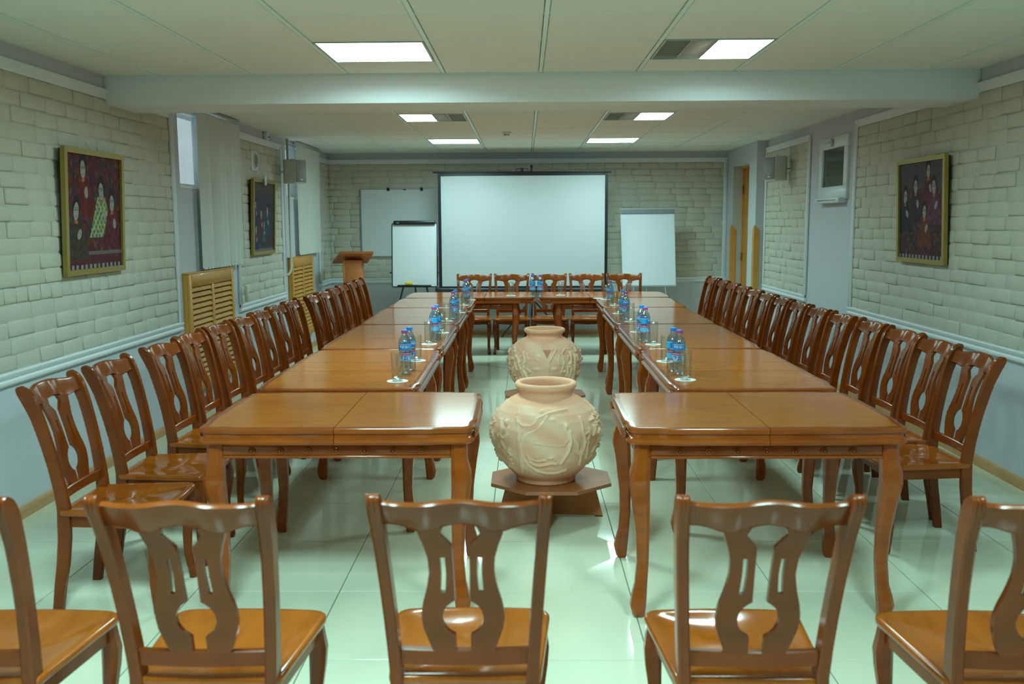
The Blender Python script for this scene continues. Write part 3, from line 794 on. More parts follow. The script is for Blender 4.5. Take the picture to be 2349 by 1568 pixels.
# ================================================================== POTS
def dist_seg(P, A, B):
    AB = B - A; t = np.clip(((P - A) @ AB) / (AB @ AB + 1e-9), 0, 1)
    return np.linalg.norm(P - (A + t[:, None] * AB), axis=1)
def make_pot(name, loc, rz, strokes, blobs, label, nse):
    prof = [(.0, .004), (.145, .004), (.150, .0), (.153, .010), (.150, .022), (.165, .036), (.196, .066), (.226, .10), (.252, .14), (.270, .185), (.280, .23), (.2825, .265), (.278, .30), (.264, .34), (.240, .376), (.208, .405), (.172, .425), (.146, .437), (.136, .447), (.134, .458), (.140, .468), (.152, .478), (.158, .488), (.157, .499), (.150, .507), (.140, .509), (.130, .505), (.124, .495), (.121, .47), (.13, .44), (.17, .40), (.2, .3), (.15, .1), (0, .05)]
    body = [i for i, (r, z) in enumerate(prof)]
    # resample
    P = []
    for (r0, z0), (r1, z1) in zip(prof, prof[1:]):
        n = max(1, int(math.hypot(r1 - r0, z1 - z0) / .0042)) if z0 >= .02 and len(P) < 125 else 1
        for i in range(n): P.append((r0 + (r1 - r0) * i / n, z0 + (z1 - z0) * i / n))
    P.append(prof[-1])
    P = np.array(P); NZ = len(P); NT = 330
    # smooth radius lightly
    out_end = int(np.argmax(P[:, 1]))
    th = np.linspace(0, 2 * PI, NT, endpoint=False)
    S = np.concatenate([[0], np.cumsum(np.linalg.norm(np.diff(P, axis=0), axis=1))])
    R = P[:, 0][:, None] * np.ones(NT); Z = P[:, 1][:, None] * np.ones(NT)
    TT = th[None, :] * np.ones((NZ, 1))
    Hh = np.zeros((NZ, NT))
    # relief field in (u = angle from the front in radians *0.28, v = z)
    ang = (TT + PI / 2 + PI) % (2 * PI) - PI          # 0 at -y
    U = ang * .27; V = Z
    pts = np.stack([U.ravel(), V.ravel()], 1)
    for (pl, rad, ht) in strokes:
        d = np.full(len(pts), 9.0)
        pl = [np.array(p, float) for p in pl]
        for a, b in zip(pl, pl[1:]): d = np.minimum(d, dist_seg(pts, a, b))
        Hh = np.maximum(Hh, (1.25 * ht * np.exp(-(d / (rad * .45)) ** 2.0)).reshape(NZ, NT))
    for (u, v, ru, rv, ht) in blobs:
        d = ((pts[:, 0] - u) / ru) ** 2 + ((pts[:, 1] - v) / rv) ** 2
        Hh = np.maximum(Hh, (1.2 * ht * np.exp(-d * 1.6)).reshape(NZ, NT))
    rs = np.random.RandomState(nse)
    lump = np.zeros((NZ, NT))
    for k in range(26):
        a, b, c = rs.randint(2, 14), rs.uniform(20, 70), rs.uniform(0, 6.28)
        lump += np.sin(a * TT + b * Z + c) / 26
    mask = ((np.arange(NZ) < out_end)[:, None] & (Z > .05) & (Z < .415)).astype(float)
    Hh = (Hh * 1.0 + lump * .004) * mask
    dP = np.gradient(P, axis=0); nrm = np.stack([dP[:, 1], -dP[:, 0]], 1); nrm /= (np.linalg.norm(nrm, axis=1)[:, None] + 1e-9)
    R2 = R + Hh * nrm[:, 0][:, None]; Z2 = Z + Hh * nrm[:, 1][:, None]
    X = R2 * np.cos(TT); Y = R2 * np.sin(TT)
    vs = np.stack([X.ravel(), Y.ravel(), Z2.ravel()], 1)
    fs = []
    for k in range(NZ - 1):
        for i in range(NT):
            j = (i + 1) % NT
            fs.append((k * NT + i, k * NT + j, (k + 1) * NT + j, (k + 1) * NT + i))
    me = bpy.data.meshes.new(name); me.from_pydata(vs.tolist(), [], fs)
    me.polygons.foreach_set('use_smooth', [True] * len(me.polygons)); me.materials.append(M['clay'])
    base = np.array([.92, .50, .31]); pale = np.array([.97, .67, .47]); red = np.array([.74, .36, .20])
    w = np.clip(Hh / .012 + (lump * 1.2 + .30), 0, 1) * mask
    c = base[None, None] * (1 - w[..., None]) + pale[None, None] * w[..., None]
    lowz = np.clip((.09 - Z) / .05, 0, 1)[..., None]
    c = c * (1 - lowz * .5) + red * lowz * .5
    if name == 'clay_pot' and nse == 2:
        # bare reddish wedge below the neck
        wedge = (np.abs(U - .0) < (V - .31) * .55) & (V > .31) & (V < .40) & (mask > 0)
        inner = (np.abs(U) < .05) & (V > .372)
        c = np.where((wedge & ~inner)[..., None], np.array([.58, .26, .14]), c)
        c = np.where(mask[..., None] > 0, c * .93 + .02, c)
    me.update()
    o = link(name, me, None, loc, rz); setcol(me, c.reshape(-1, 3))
    return tag(o, label, 'pot', 'big clay pots between the tables')
def arc(cx, cy, rx, ry, a0, a1, n=10): return [(cx + rx * math.cos(math.radians(a0 + (a1 - a0) * i / n)), cy + ry * math.sin(math.radians(a0 + (a1 - a0) * i / n))) for i in range(n + 1)]
s1 = [(arc(-.185, .215, .055, .15, -70, 75), .009, .007), ([(-.20, .42), (-.165, .37), (-.15, .33), (-.14, .25), (-.142, .15), (-.16, .09)], .008, .006),
      (arc(-.105, .40, .065, .075, 190, 330), .007, .006), ([(-.05, .365), (0, .385), (.06, .395), (.13, .40)], .008, .006),
      ([(.0, .375), (-.02, .345), (-.05, .315), (-.09, .295), (-.118, .265)], .011, .007), ([(-.118, .265), (-.13, .22), (-.125, .17), (-.10, .13), (-.06, .10), (0, .083), (.06, .085), (.12, .10)], .008, .006),
      # archer
      ([(.11, .30), (.115, .25), (.105, .20)], .016, .010), ([(.11, .275), (.08, .235), (.03, .237), (-.06, .25)], .0055, .007), ([(.08, .24), (.055, .262), (.0, .29)], .005, .006),
      ([(.105, .20), (.15, .175), (.165, .165)], .010, .007), ([(.105, .20), (.085, .16), (.075, .14)], .012, .007), ([(.12, .28), (.155, .24), (.16, .20)], .009, .006),
      ([(.19, .36), (.185, .30), (.20, .24), (.185, .17), (.20, .12)], .012, .008), ([(.23, .30), (.215, .22), (.23, .15)], .012, .008),
      # dogs
      ([(-.09, .165), (-.05, .155), (0, .165)], .008, .007), ([(-.08, .14), (-.04, .13), (.02, .145), (.05, .14)], .008, .008), ([(0, .175), (.03, .18), (.045, .165)], .008, .007),
      ([(-.10, .185), (-.095, .165)], .006, .006), ([(-.06, .178), (-.045, .176)], .006, .006),
      # left figure
      ([(-.27, .34), (-.245, .30), (-.255, .27), (-.225, .255), (-.20, .28)], .011, .010), ([(-.26, .27), (-.235, .22), (-.205, .19), (-.19, .175)], .011, .010), ([(-.25, .2), (-.215, .15), (-.20, .155)], .009, .009)]
b1_ = [(.095, .325, .012, .016, .012), (-.225, .335, .012, .014, .012), (-.03, .395, .02, .01, .007), (-.105, .33, .022, .008, .007), (.03, .36, .02, .01, .006), (.185, .19, .02, .02, .009), (-.20, .205, .012, .012, .010), (.02, .175, .014, .01, .008), (-.085, .15, .012, .01, .009)]
rr = random.Random(5)
s1 += [([(u, v), (u + rr.uniform(-.05, .05), v + rr.uniform(-.05, .05))], .009, .007) for u, v in [(rr.choice((-1, 1)) * rr.uniform(.3, .82), rr.uniform(.1, .37)) for _ in range(60)]]
s1 += [([(u, v), (u + rr.uniform(-.03, .03), v + rr.uniform(-.035, .035))], .010, .009) for u, v in [(rr.choice((-1, 1)) * rr.uniform(.20, .42), rr.uniform(.10, .37)) for _ in range(46)]]
POT1 = (.105, 4.625, .2); POT2 = (.150, 7.0, .2)
make_pot('clay_pot', POT1, 0, s1, b1_, 'nearer round clay pot with an archer and dogs in relief, pale beige', 1)
s2 = [([(-.03, .41), (-.06, .37), (-.035, .33), (-.005, .28), (.0, .2), (-.005, .1)], .008, .007), ([(.07, .40), (.08, .37), (.045, .33), (.012, .28), (.008, .2), (.012, .1)], .008, .007),
      ([(-.055, .395), (-.03, .365), (.01, .352), (.05, .372), (.07, .40)], .008, .007),
      ([(.09, .26), (.085, .30), (.095, .33)], .006, .006), ([(.11, .20), (.13, .28), (.12, .34), (.16, .37), (.20, .365)], .007, .007), ([(-.06, .29), (-.09, .31)], .007, .006),
      ([(.20, .34), (.185, .27), (.195, .2), (.18, .14)], .016, .012), ([(.235, .32), (.225, .22), (.24, .14)], .016, .012), ([(-.2, .35), (-.17, .30), (-.185, .22), (-.15, .15)], .015, .012), ([(-.23, .30), (-.20, .22), (-.19, .13)], .016, .013), ([(-.16, .33), (-.12, .36), (-.09, .355)], .007, .007)]
s2 += [([(u, v), (u + rr.uniform(-.06, .06), v + rr.uniform(-.06, .06))], .012, .011) for u, v in [(rr.choice((-1, 1)) * rr.uniform(.2, .82), rr.uniform(.1, .37)) for _ in range(70)]]
s2 += [([(u, v), (u + rr.uniform(-.03, .03), v + rr.uniform(-.04, .04))], .012, .010) for u, v in [(rr.choice((-1, 1)) * rr.uniform(.13, .42), rr.uniform(.10, .37)) for _ in range(60)]]
b2_ = [(.055, .23, .026, .017, .006), (-.075, .23, .03, .018, .006), (-.07, .325, .026, .016, .006), (.165, .30, .024, .02, .006)]
make_pot('clay_pot', POT2, .05, s2, b2_, 'farther round clay pot with rugged relief and a bare reddish wedge under its neck', 2)
def pot_stand(x, y, rz, label):
    e = tag(empty('pot_stand', (x, y, 0), rz), label, 'stand', 'low octagonal pot stands')
    R_ = .305 / math.cos(PI / 8)
    oct_ = [(R_ * math.cos(PI / 8 + k * PI / 4) * 1.0, R_ * math.sin(PI / 8 + k * PI / 4) * .86) for k in range(8)]
    b = MB().loft([[(x_, y_, .182) for x_, y_ in oct_], [(x_, y_, .1995) for x_, y_ in oct_]]); b.mi = [1] * 8 + [0, 0]
    b.obj('octagonal_top', ['stand', 'stand_edge'], e)
    for k, a in enumerate((math.radians(-6), math.radians(84))):
        c, s = math.cos(a), math.sin(a); t = .009
        def P(l, w, z): return (c * l - s * w, s * l + c * w, z)
        l0, l1 = .27, .225
        vs = [P(-l0, -t, .006), P(l0, -t, .006), P(l1, -t, .182), P(-l1, -t, .182), P(-l0, t, .006), P(l0, t, .006), P(l1, t, .182), P(-l1, t, .182)]
        MB().add(vs, [(0, 1, 2, 3), (7, 6, 5, 4), (0, 4, 5, 1), (1, 5, 6, 2), (2, 6, 7, 3), (3, 7, 4, 0)]).obj('cross_panel', 'stand', e)
        for s_ in (-1, 1):
            vs2 = [P(s_ * (l0 - .02) - .02, -t * .9, 0), P(s_ * (l0 - .02) + .02, -t * .9, 0), P(s_ * (l0 - .02) + .02, t * .9, 0), P(s_ * (l0 - .02) - .02, t * .9, 0)]
            MB().loft([vs2, [(v[0], v[1], .006) for v in vs2]]).obj('foot_pad', 'black', e)
pot_stand(.130, 4.64, 0, 'low octagonal wooden stand under the nearer clay pot')
pot_stand(.150, 7.02, .06, 'low octagonal wooden stand under the farther clay pot')

# ================================================================== BOTTLES AND GLASSES
def label_strip(r, z0, z1, kind):
    n, m = 40, 10; vs = []; cols = []; fs = []
    rl = random.Random(9 + kind)
    letters = [[rl.random() > .45 for _ in range(12)] for _ in range(8)]
    for j in range(m + 1):
        for i in range(n):
            a = 2 * PI * i / n; vs.append((r * math.cos(a), r * math.sin(a), z0 + (z1 - z0) * j / m))
            v = j / m; c = (.02, .26, .85)
            if kind == 0:
                if v > .88: c = (.25, .55, .85)
                elif .35 < v < .75 and i % 20 > 9:
                    c = (.62, .78, .92) if letters[j % 8][i % 10] else (.05, .30, .78)
                elif i % 20 < 7: c = (.02, .48, 1.0)
            else:
                if v > .90: c = (.85, .85, .88)
                elif v > .78: c = (.62, .06, .28)
                elif v < .06: c = (.5, .08, .3)
                elif .15 < v < .70 and i % 20 > 8:
                    c = (.75, .85, .95) if letters[j % 8][i % 10] else (.03, .14, .52)
                else: c = (.12, .60, 1.0)
            cols.append(c)
    for j in range(m):
        for i in range(n):
            k = (i + 1) % n; fs.append((j * n + i, j * n + k, (j + 1) * n + k, (j + 1) * n + i))
    b = MB().add(vs, fs); me = b.mesh('label', 'label', 180); setcol(me, np.array(cols)); return me
LAB0, LAB1 = label_strip(.0316, .123, .156, 0), label_strip(.0308, .068, .108, 1)
def make_bottle(capkind):
    e = empty('water_bottle')
    prof = [(.004, .004), (.016, .001), (.025, .0005), (.029, .004), (.0305, .012), (.0300, .02), (.0312, .026), (.0300, .032), (.0310, .038), (.0298, .044), (.0308, .05), (.0298, .056), (.0306, .064), (.0303, .10), (.0285, .112), (.0285, .116), (.0308, .122), (.0312, .157), (.0300, .165), (.0265, .178), (.0205, .190), (.0148, .199), (.0130, .205), (.0128, .212)]
    MB().lathe(prof, 28, cap0=True, cap1=True).obj('bottle_body', 'pet', e, 60)
    link('upper_label', LAB0, e); link('lower_label', LAB1, e)
    c1, c2 = ('capblue', 'cappink') if capkind else ('capblue', 'capblue')
    MB().lathe([(.0150, .208), (.0155, .209), (.0155, .222), (.0145, .2245), (.004, .225)], 20, cap0=True, cap1=True).obj('cap', c1, e, 40)
    MB().lathe([(.0160, .2095), (.0160, .2185), (.0156, .2188)], 20, cap0=True, cap1=True).obj('cap_band', c2, e, 40)
    return e
def make_glass():
    e = empty('drinking_glass')
    MB().lathe([(.0250, .0165), (.0255, .02), (.0275, .14), (.0282, .1415), (.0290, .14), (.0275, .02), (.0268, .0165)], 28).obj('glass_wall', 'glass', e, 60)
    MB().lathe([(.002, .0005), (.0225, .0005), (.0262, .004), (.0272, .016), (.0245, .018), (.016, .0145), (.002, .0135)], 28, cap0=True, cap1=True).obj('thick_base', 'glassbase', e, 60)
    bm_ = MB().lathe([(.002, .0188), (.020, .019), (.0225, .0205), (.0215, .0225), (.004, .0225)], 14, cap0=True, cap1=True)
    return e
def make_coaster():
    return MB().lathe([(.001, 0), (.050, 0), (.0515, .0008), (.051, .0018), (.001, .0020)], 32, cap0=True, cap1=True)
bt = [make_bottle(0), make_bottle(1)]; gl0 = make_glass(); KIDS.clear()
co_me = make_coaster().mesh('coaster', 'coaster', 40)
usedb = {}
def put(src, x, y, z, rz, label, cat, grp):
    o = src if src.name not in usedb else copy_tree(src); usedb[src.name] = 1
    o.location = (x, y, z); o.rotation_euler = (0, 0, rz); tag(o, label, cat, grp)
GB, GG, GC = 'water bottles standing in pairs on the tables', 'drinking glasses on coasters', 'round white coasters'
def glass_on_coaster(x, y, where):
    c = link('coaster', co_me, None, (x, y, H_T + .0003)); tag(c, 'round white coaster under the %s' % where, 'coaster', GC)
    put(gl0, x, y, H_T + .0024, rc.uniform(0, 6), 'clear straight drinking %s' % where, 'glass', GG)
PLACE = ['pair nearest the camera', 'second pair from the camera', 'third pair from the camera', 'pair nearest the head table']
BLp = [(-.609, 4.608), (-.600, 4.735), (-.587, 5.90), (-.580, 6.02), (-.563, 7.215), (-.556, 7.355), (-.560, 8.62), (-.553, 8.80)]
BRp = [(.771, 4.568), (.756, 4.665), (.762, 5.80), (.755, 5.932), (.783, 7.13), (.776, 7.267), (.784, 8.464)]
for side, ps in (('left', BLp), ('right', BRp)):
    for k, (x, y) in enumerate(ps):
        g = k // 2; last = (side == 'right' and k == 6)
        lab = ('%s water bottle of the %s on the %s table row' % ('front' if k % 2 == 0 else 'rear', PLACE[g], side)) if not last else 'single water bottle nearest the head table on the right table row'
        put(bt[1 - k % 2], x, y, H_T + .0003, rc.uniform(0, 6.28), lab, 'bottle', GB)
put(bt[0], .079, 9.455, H_T + .0003, 1.2, 'left water bottle at the middle of the head table', 'bottle', GB)
put(bt[1], .158, 9.45, H_T + .0003, .4, 'right water bottle at the middle of the head table', 'bottle', GB)
GLp = [(-.619, 4.389), (-.603, 5.053), (-.606, 5.754), (-.578, 6.353), (-.612, 7.12), (-.556, 7.781), (-.566, 8.49), (-.536, 9.07)]
GRp = [(.775, 4.401), (.77, 4.99), (.80, 5.70), (.782, 6.36), (.812, 7.035), (.782, 7.65), (.828, 8.40), (.799, 9.06)]
for side, ps in (('left', GLp), ('right', GRp)):
    for k, (x, y) in enumerate(ps):
        glass_on_coaster(x, y, 'glass %s the %s bottles, %s row' % ('before' if k % 2 == 0 else 'behind', ['nearest', 'second nearest', 'third nearest', 'farthest'][k // 2], side))
glass_on_coaster(-.145, 9.579, 'glass left of the two head table bottles')
glass_on_coaster(.374, 9.607, 'glass right of the two head table bottles')
c = link('coaster', co_me, None, (.735, 9.20, H_T + .0003)); tag(c, 'empty round white coaster at the far end of the right table row', 'coaster', GC)

# ================================================================== END WALL EQUIPMENT
# magnetic board on the wall
e = tag(empty('wall_whiteboard', (-2.185, YB - .045, 1.06)), 'large grey white magnetic board on the end wall, partly behind the screen', 'whiteboard')
bx('board_sheet', 'board_grey', e, .01, 1.39, .005, .02, .01, .89)
for a in ((0, 1.4, 0, .012), (0, 1.4, .888, .90)): bx('board_frame', 'alu', e, a[0], a[1], 0, .025, a[2], a[3], .003)
for a in ((0, .012), (1.388, 1.4)): bx('board_frame', 'alu', e, a[0], a[1], 0, .025, .012, .888, .003)
for x in (.375, .82): bx('clip', 'black', e, x - .018, x + .018, -.012, .0, .872, .912, .003)
bx('clip', 'black', e, .575, .61, -.006, .0, .882, .892)
bx('wall_fixing', 'alu', e, .3, 1.1, .02, .028, .3, .6)
# easel with small whiteboard
Y0 = 11.55
e = tag(empty('easel_whiteboard', (-1.383, Y0, 0)), 'small whiteboard in a black frame on a black easel, left of the screen', 'easel')
w2 = .278
def tz(z): return (z - .72) * .10
def bar(name, x0, z0, x1, z1, r=.008, mat='blackmetal', dy=0):
    return MB().tube([(x0, tz(z0) + dy, z0), (x1, tz(z1) + dy, z1)], r).obj(name, mat, e, 60)
MB().add([(-w2, tz(.715), .715), (w2, tz(.715), .715), (w2, tz(1.5), 1.5), (-w2, tz(1.5), 1.5), (-w2, tz(.715) + .012, .715), (w2, tz(.715) + .012, .715), (w2, tz(1.5) + .012, 1.5), (-w2, tz(1.5) + .012, 1.5)],
         [(0, 1, 2, 3), (7, 6, 5, 4), (0, 4, 5, 1), (1, 5, 6, 2), (2, 6, 7, 3), (3, 7, 4, 0)]).obj('board_sheet', 'board', e)
f = MB().tube([(-w2, tz(.712) - .004, .712), (w2, tz(.712) - .004, .712), (w2 + .006, tz(.73) - .004, .73), (w2 + .006, tz(1.49), 1.49), (w2 - .02, tz(1.51), 1.512), (-w2 + .02, tz(1.51), 1.512), (-w2 - .006, tz(1.49), 1.49), (-w2 - .006, tz(.73) - .004, .73), (-w2, tz(.712) - .004, .712)], .0075)
f.obj('board_frame', 'blackmetal', e, 60)
hb = bx('paper_clamp', 'black', e, -w2 + .018, w2 - .018, tz(1.5) - .03, tz(1.5), 1.487, 1.537, .006)
bx('sticker', 'green', hb, -.225, -.19, tz(1.5) - .032, tz(1.5) - .029, 1.503, 1.516)
tr = bx('pen_tray', 'black', e, -.215, .21, -.055, -.005, .722, .738, .004)
for s in (-1, 1): bx('side_knob', 'black', e, s * (w2 + .02) - .012, s * (w2 + .02) + .012, -.01, .012, .88, .90, .003)
for s, dx in ((-1, -.12), (1, .12)):
    MB().tube([(s * .14, .01, .73), (s * .33, -.12, .0)], .011).obj('leg', 'blackmetal', e, 60)
MB().tube([(0, .02, .73), (0, .52, .0)], .011).obj('leg', 'blackmetal', e, 60)
bx('cross_brace', 'blackmetal', e, -.22, .22, -.055, -.035, .40, .435, .004)
o = bx('board_eraser', 'yellow', None, -1.383 - .115, -1.383 - .025, Y0 - .05, Y0 - .012, .7385, .775, .004)
tag(o, 'yellow felt eraser on the black easel tray', 'eraser')
# projection screen
SX, SY = .0, 11.72
e = tag(empty('projection_screen', (SX - .03, SY, 0)), 'large white tripod projection screen with black border', 'projection screen')
def sx(x): return x - (SX - .03)
nx, nz = 34, 22; vs = []; fs = []
for j in range(nz + 1):
    for i in range(nx + 1):
        x = -1.055 + 2.07 * i / nx; z = .70 + 1.395 * j / nz
        u, v = i / nx, j / nz
        y = .006 * math.exp(-((u * 2.1 + v * 1.0 - 1.05) / .07) ** 2) * max(0, 1 - u * 2.2) + .004 * math.exp(-((u * 2.6 + v * 1.0 - .95) / .06) ** 2) * max(0, 1 - u * 2.2) + .003 * math.sin(u * 9) * (1 - v)
        vs.append((sx(x), y, z))
for j in range(nz):
    for i in range(nx): fs.append((j * (nx + 1) + i, j * (nx + 1) + i + 1, (j + 1) * (nx + 1) + i + 1, (j + 1) * (nx + 1) + i))
MB().plate(vs, [list(f) for f in fs], lambda p: (p[0], p[1] + .004, p[2])).obj('screen_cloth', 'screen', e, 60)
MB().box(sx(-1.09), sx(1.05), -.003, .008, 2.09, 2.125).obj('top_border', 'black', e)
MB().box(sx(-1.09), sx(-1.053), -.003, .006, .70, 2.09).obj('side_border', 'black', e)
MB().box(sx(1.013), sx(1.05), -.003, .006, .70, 2.09).obj('side_border', 'black', e)
MB().box(sx(-1.09), sx(1.05), -.003, .006, .685, .703).obj('bottom_border', 'black', e)
MB().tube([(sx(-1.15), .0, 2.136), (sx(1.09), .0, 2.128)], .012, 10).obj('top_slat', 'blackmetal', e, 60)
MB().tube([(sx(-1.14), .0, .658), (sx(1.04), .0, .650)], .032, 14).obj('roller_case', 'blackmetal', e, 60)
MB().tube([(sx(.09), .075, .15), (sx(.09), .075, 2.21)], .013, 10).obj('upright_pole', 'blackmetal', e, 60)
bx('pole_head', 'black', e, sx(.075), sx(.105), .055, .095, 2.19, 2.225, .004)
MB().tube([(sx(-.10), .0, 2.14), (sx(-.10), .02, 2.175), (sx(-.03), .03, 2.18), (sx(.04), .02, 2.175), (sx(.04), 0, 2.14)], .004).obj('carry_loop', 'blackmetal', e, 60)
bx('hook_block', 'black', e, sx(-.045), sx(-.012), -.01, .06, 2.14, 2.185, .004)
for a in (142, -98 + 120, 262):
    dx, dy = math.cos(math.radians(a)), math.sin(math.radians(a))
    MB().tube([(sx(.09) + dx * .02, .075 + dy * .02, .52), (sx(.09) + dx * .50, .075 + dy * .44, .012)], .011).obj('tripod_leg', 'blackmetal', e, 60)
    MB().tube([(sx(.09) + dx * .015, .075 + dy * .015, .22), (sx(.09) + dx * .27, .075 + dy * .24, .26)], .006).obj('leg_brace', 'blackmetal', e, 60)
bx('leg_collar', 'black', e, sx(.065), sx(.115), .05, .10, .48, .55, .006)
bx('case_bracket', 'black', e, sx(.07), sx(.11), .0, .09, .63, .68, .004)
# flip chart right
e = tag(empty('flip_chart', (1.60, 11.80, 0)), 'white flip chart with a grey clamp bar, right of the screen', 'flip chart')
def fz(z): return (z - .69) * .14
x0a, x1a, x0b, x1b = -.345, .338, -.372, .322       # bottom, top
def sheet(name, mat, z0, z1, i, y0, y1):
    def xx(z): t = (z - .68) / 1.0; return (x0a + (x0b - x0a) * t + i, x1a + (x1b - x1a) * t - i)
    (a0, a1), (c0, c1) = xx(z0), xx(z1)
    q = [(a0, fz(z0), z0), (a1, fz(z0), z0), (c1, fz(z1), z1), (c0, fz(z1), z1)]
    return MB().loft([[(p[0], p[1] + y0, p[2]) for p in q], [(p[0], p[1] + y1, p[2]) for p in q]]).obj(name, mat, e)
sheet('board_sheet', 'board', .69, 1.672, 0, .0, .02)
sheet('paper_pad', 'paper', .70, 1.615, .008, -.006, -.0005)
sheet('clamp_bar', 'greybar', 1.612, 1.668, .002, -.022, -.0005)
sheet('bottom_edge', 'alu', .684, .695, 0, -.006, .02)
for x in (-.2, .2): MB().tube([(x, .01, .70), (x * 1.35, -.10, .0)], .010).obj('leg', 'alu', e, 60)
MB().tube([(0, .10, 1.3), (0, .46, .0)], .010).obj('leg', 'alu', e, 60)
# lectern
e = tag(empty('lectern', (-2.12, 11.45, 0)), 'orange brown wooden lectern with slanted top in the far left corner', 'lectern')
q = [(-.145, -.155, 1.14), (.265, -.155, 1.14), (.135, .165, 1.005), (-.31, .165, 1.005)]
MB().loft([[(x, y, z) for x, y, z in q], [(x, y, z + .026) for x, y, z in q]]).obj('slanted_top', 'lectern', e)
bx('column', 'lectern', e, -.10, .10, -.09, .11, .03, 1.055, .003)
bx('side_panel', 'lectern', e, -.125, -.10, -.10, .12, .03, 1.05, .002)
bx('foot_plate', 'lectern', e, -.24, .24, -.2, .2, 0, .03, .004)
# smoke detector
e = tag(empty('smoke_detector', (-.18, 9.62, ZC)), 'small round white smoke detector on the ceiling near the centre', 'smoke detector')
MB().lathe([(.052, -.003), (.052, -.018), (.046, -.024), (.003, -.025)], 24, cap0=True, cap1=True).obj('detector_base', 'pvc', e, 40)
MB().lathe([(.030, -.025), (.030, -.040), (.024, -.046), (.002, -.047)], 20, cap0=True, cap1=True).obj('detector_head', 'pvc', e, 40)
for s in (-1, 1): bx('sensor_slot', 'black', e, s * .02 - .009, s * .02 + .009, -.0325, -.0225, -.037, -.033)
# motion sensor on the left wall
e = tag(empty('motion_sensor', (XL, 9.40, 2.385)), 'small white motion sensor high on the left wall above the vent', 'sensor')
bx('sensor_body', 'pvc', e, .0005, .05, -.03, .03, -.04, .035, .01); MB().lathe([(.018, 0), (.014, .012), (.004, .016)], 14).obj('sensor_lens', 'grille', e, 60, (.05, 0, -.02))

# speakers ------------------------------------------------------------
def speaker(x, y, rz, wallx, label):
    e = tag(empty('wall_speaker', (x, y, 1.93), rz), label, 'speaker', 'wall speakers')
    w, d, h = .085, .20, .25          # front faces local -y
    ring = lambda z, i: [(-w + i, -.1 + i, z), (w - i, -.1 + i, z), (w - i, .04, z), (w * .55, .1 - i, z), (-w * .55, .1 - i, z), (-w + i, .04, z)]
    MB().loft([ring(0, .006), ring(.008, 0), ring(h - .008, 0), ring(h, .006)]).obj('cabinet', 'speaker', e, 30)
    g = bx('front_grille', 'grille', e, -w + .008, w - .008, -.108, -.0985, .012, h - .012, .004)
    bx('badge', 'pvc', g, -.018, .018, -.110, -.1075, .032, .044)
    n = 20
    rings = [[(r * math.cos(2 * PI * i / n), -.1085 - dd, .10 + r * math.sin(2 * PI * i / n)) for i in range(n)] for r, dd in ((.055, 0), (.05, .003), (.03, .001))]
    MB().loft(rings, cap0=False).obj('cone_ring', 'grille', g, 60)
    # bracket to the wall in world axes
    a = Vector((x, y, 0)); back = Vector((0, .1, 0)); back.rotate(Matrix.Rotation(rz, 3, 'Z'))
    loc = Matrix.Rotation(-rz, 3, 'Z') @ Vector((wallx - x, 0, 0))
    MB().tube([(0, .09, .13), (loc.x * .5, loc.y * .5 + .06, .12), (loc.x, loc.y, .12)], .011).obj('bracket_arm', 'alu', e, 60)
    s = 1 if wallx < x else -1
    m = Matrix.Rotation(-rz, 3, 'Z')
    b = MB().box(.0005 if s > 0 else -.012, .012 if s > 0 else -.0005, -.03, .03, .05, .19)
    b.v = [tuple(m @ Vector((p[0] + wallx - x, p[1], 0)) + Vector((0, 0, p[2]))) for p in b.v]
    b.obj('wall_plate', 'alu', e)
speaker(-2.445, 9.86, math.radians(62), XL, 'grey wall speaker on the left wall between the two windows')
speaker(2.655, 9.86, math.radians(-62), XR, 'grey wall speaker on the right wall beside the small window pier')
# vent
e = tag(empty('air_vent', (XL, 8.98, 2.11)), 'square white plate with a round grey vent on the left wall', 'vent')
bx('vent_plate', 'pvc', e, .004, .024, -.10, .10, -.095, .095, .004)
n = 28
rings = [[(xx, r * math.cos(2 * PI * i / n), r * math.sin(2 * PI * i / n)) for i in range(n)] for r, xx in ((.074, .0245), (.072, .034), (.064, .034), (.063, .028), (.003, .028))]
b = MB().loft(rings, cap0=False); b.mi = [0] * (3 * n) + [1] * (len(b.f) - 3 * n); b.obj('vent_ring', ['pvc', 'housing'], e, 40)
for k in range(-4, 5):
    hh = math.sqrt(max(0, .063 ** 2 - (k * .0135) ** 2)); bx('vent_slat', 'greybar', e, .028, .033, -hh, hh, k * .0135 - .003, k * .0135 + .003)

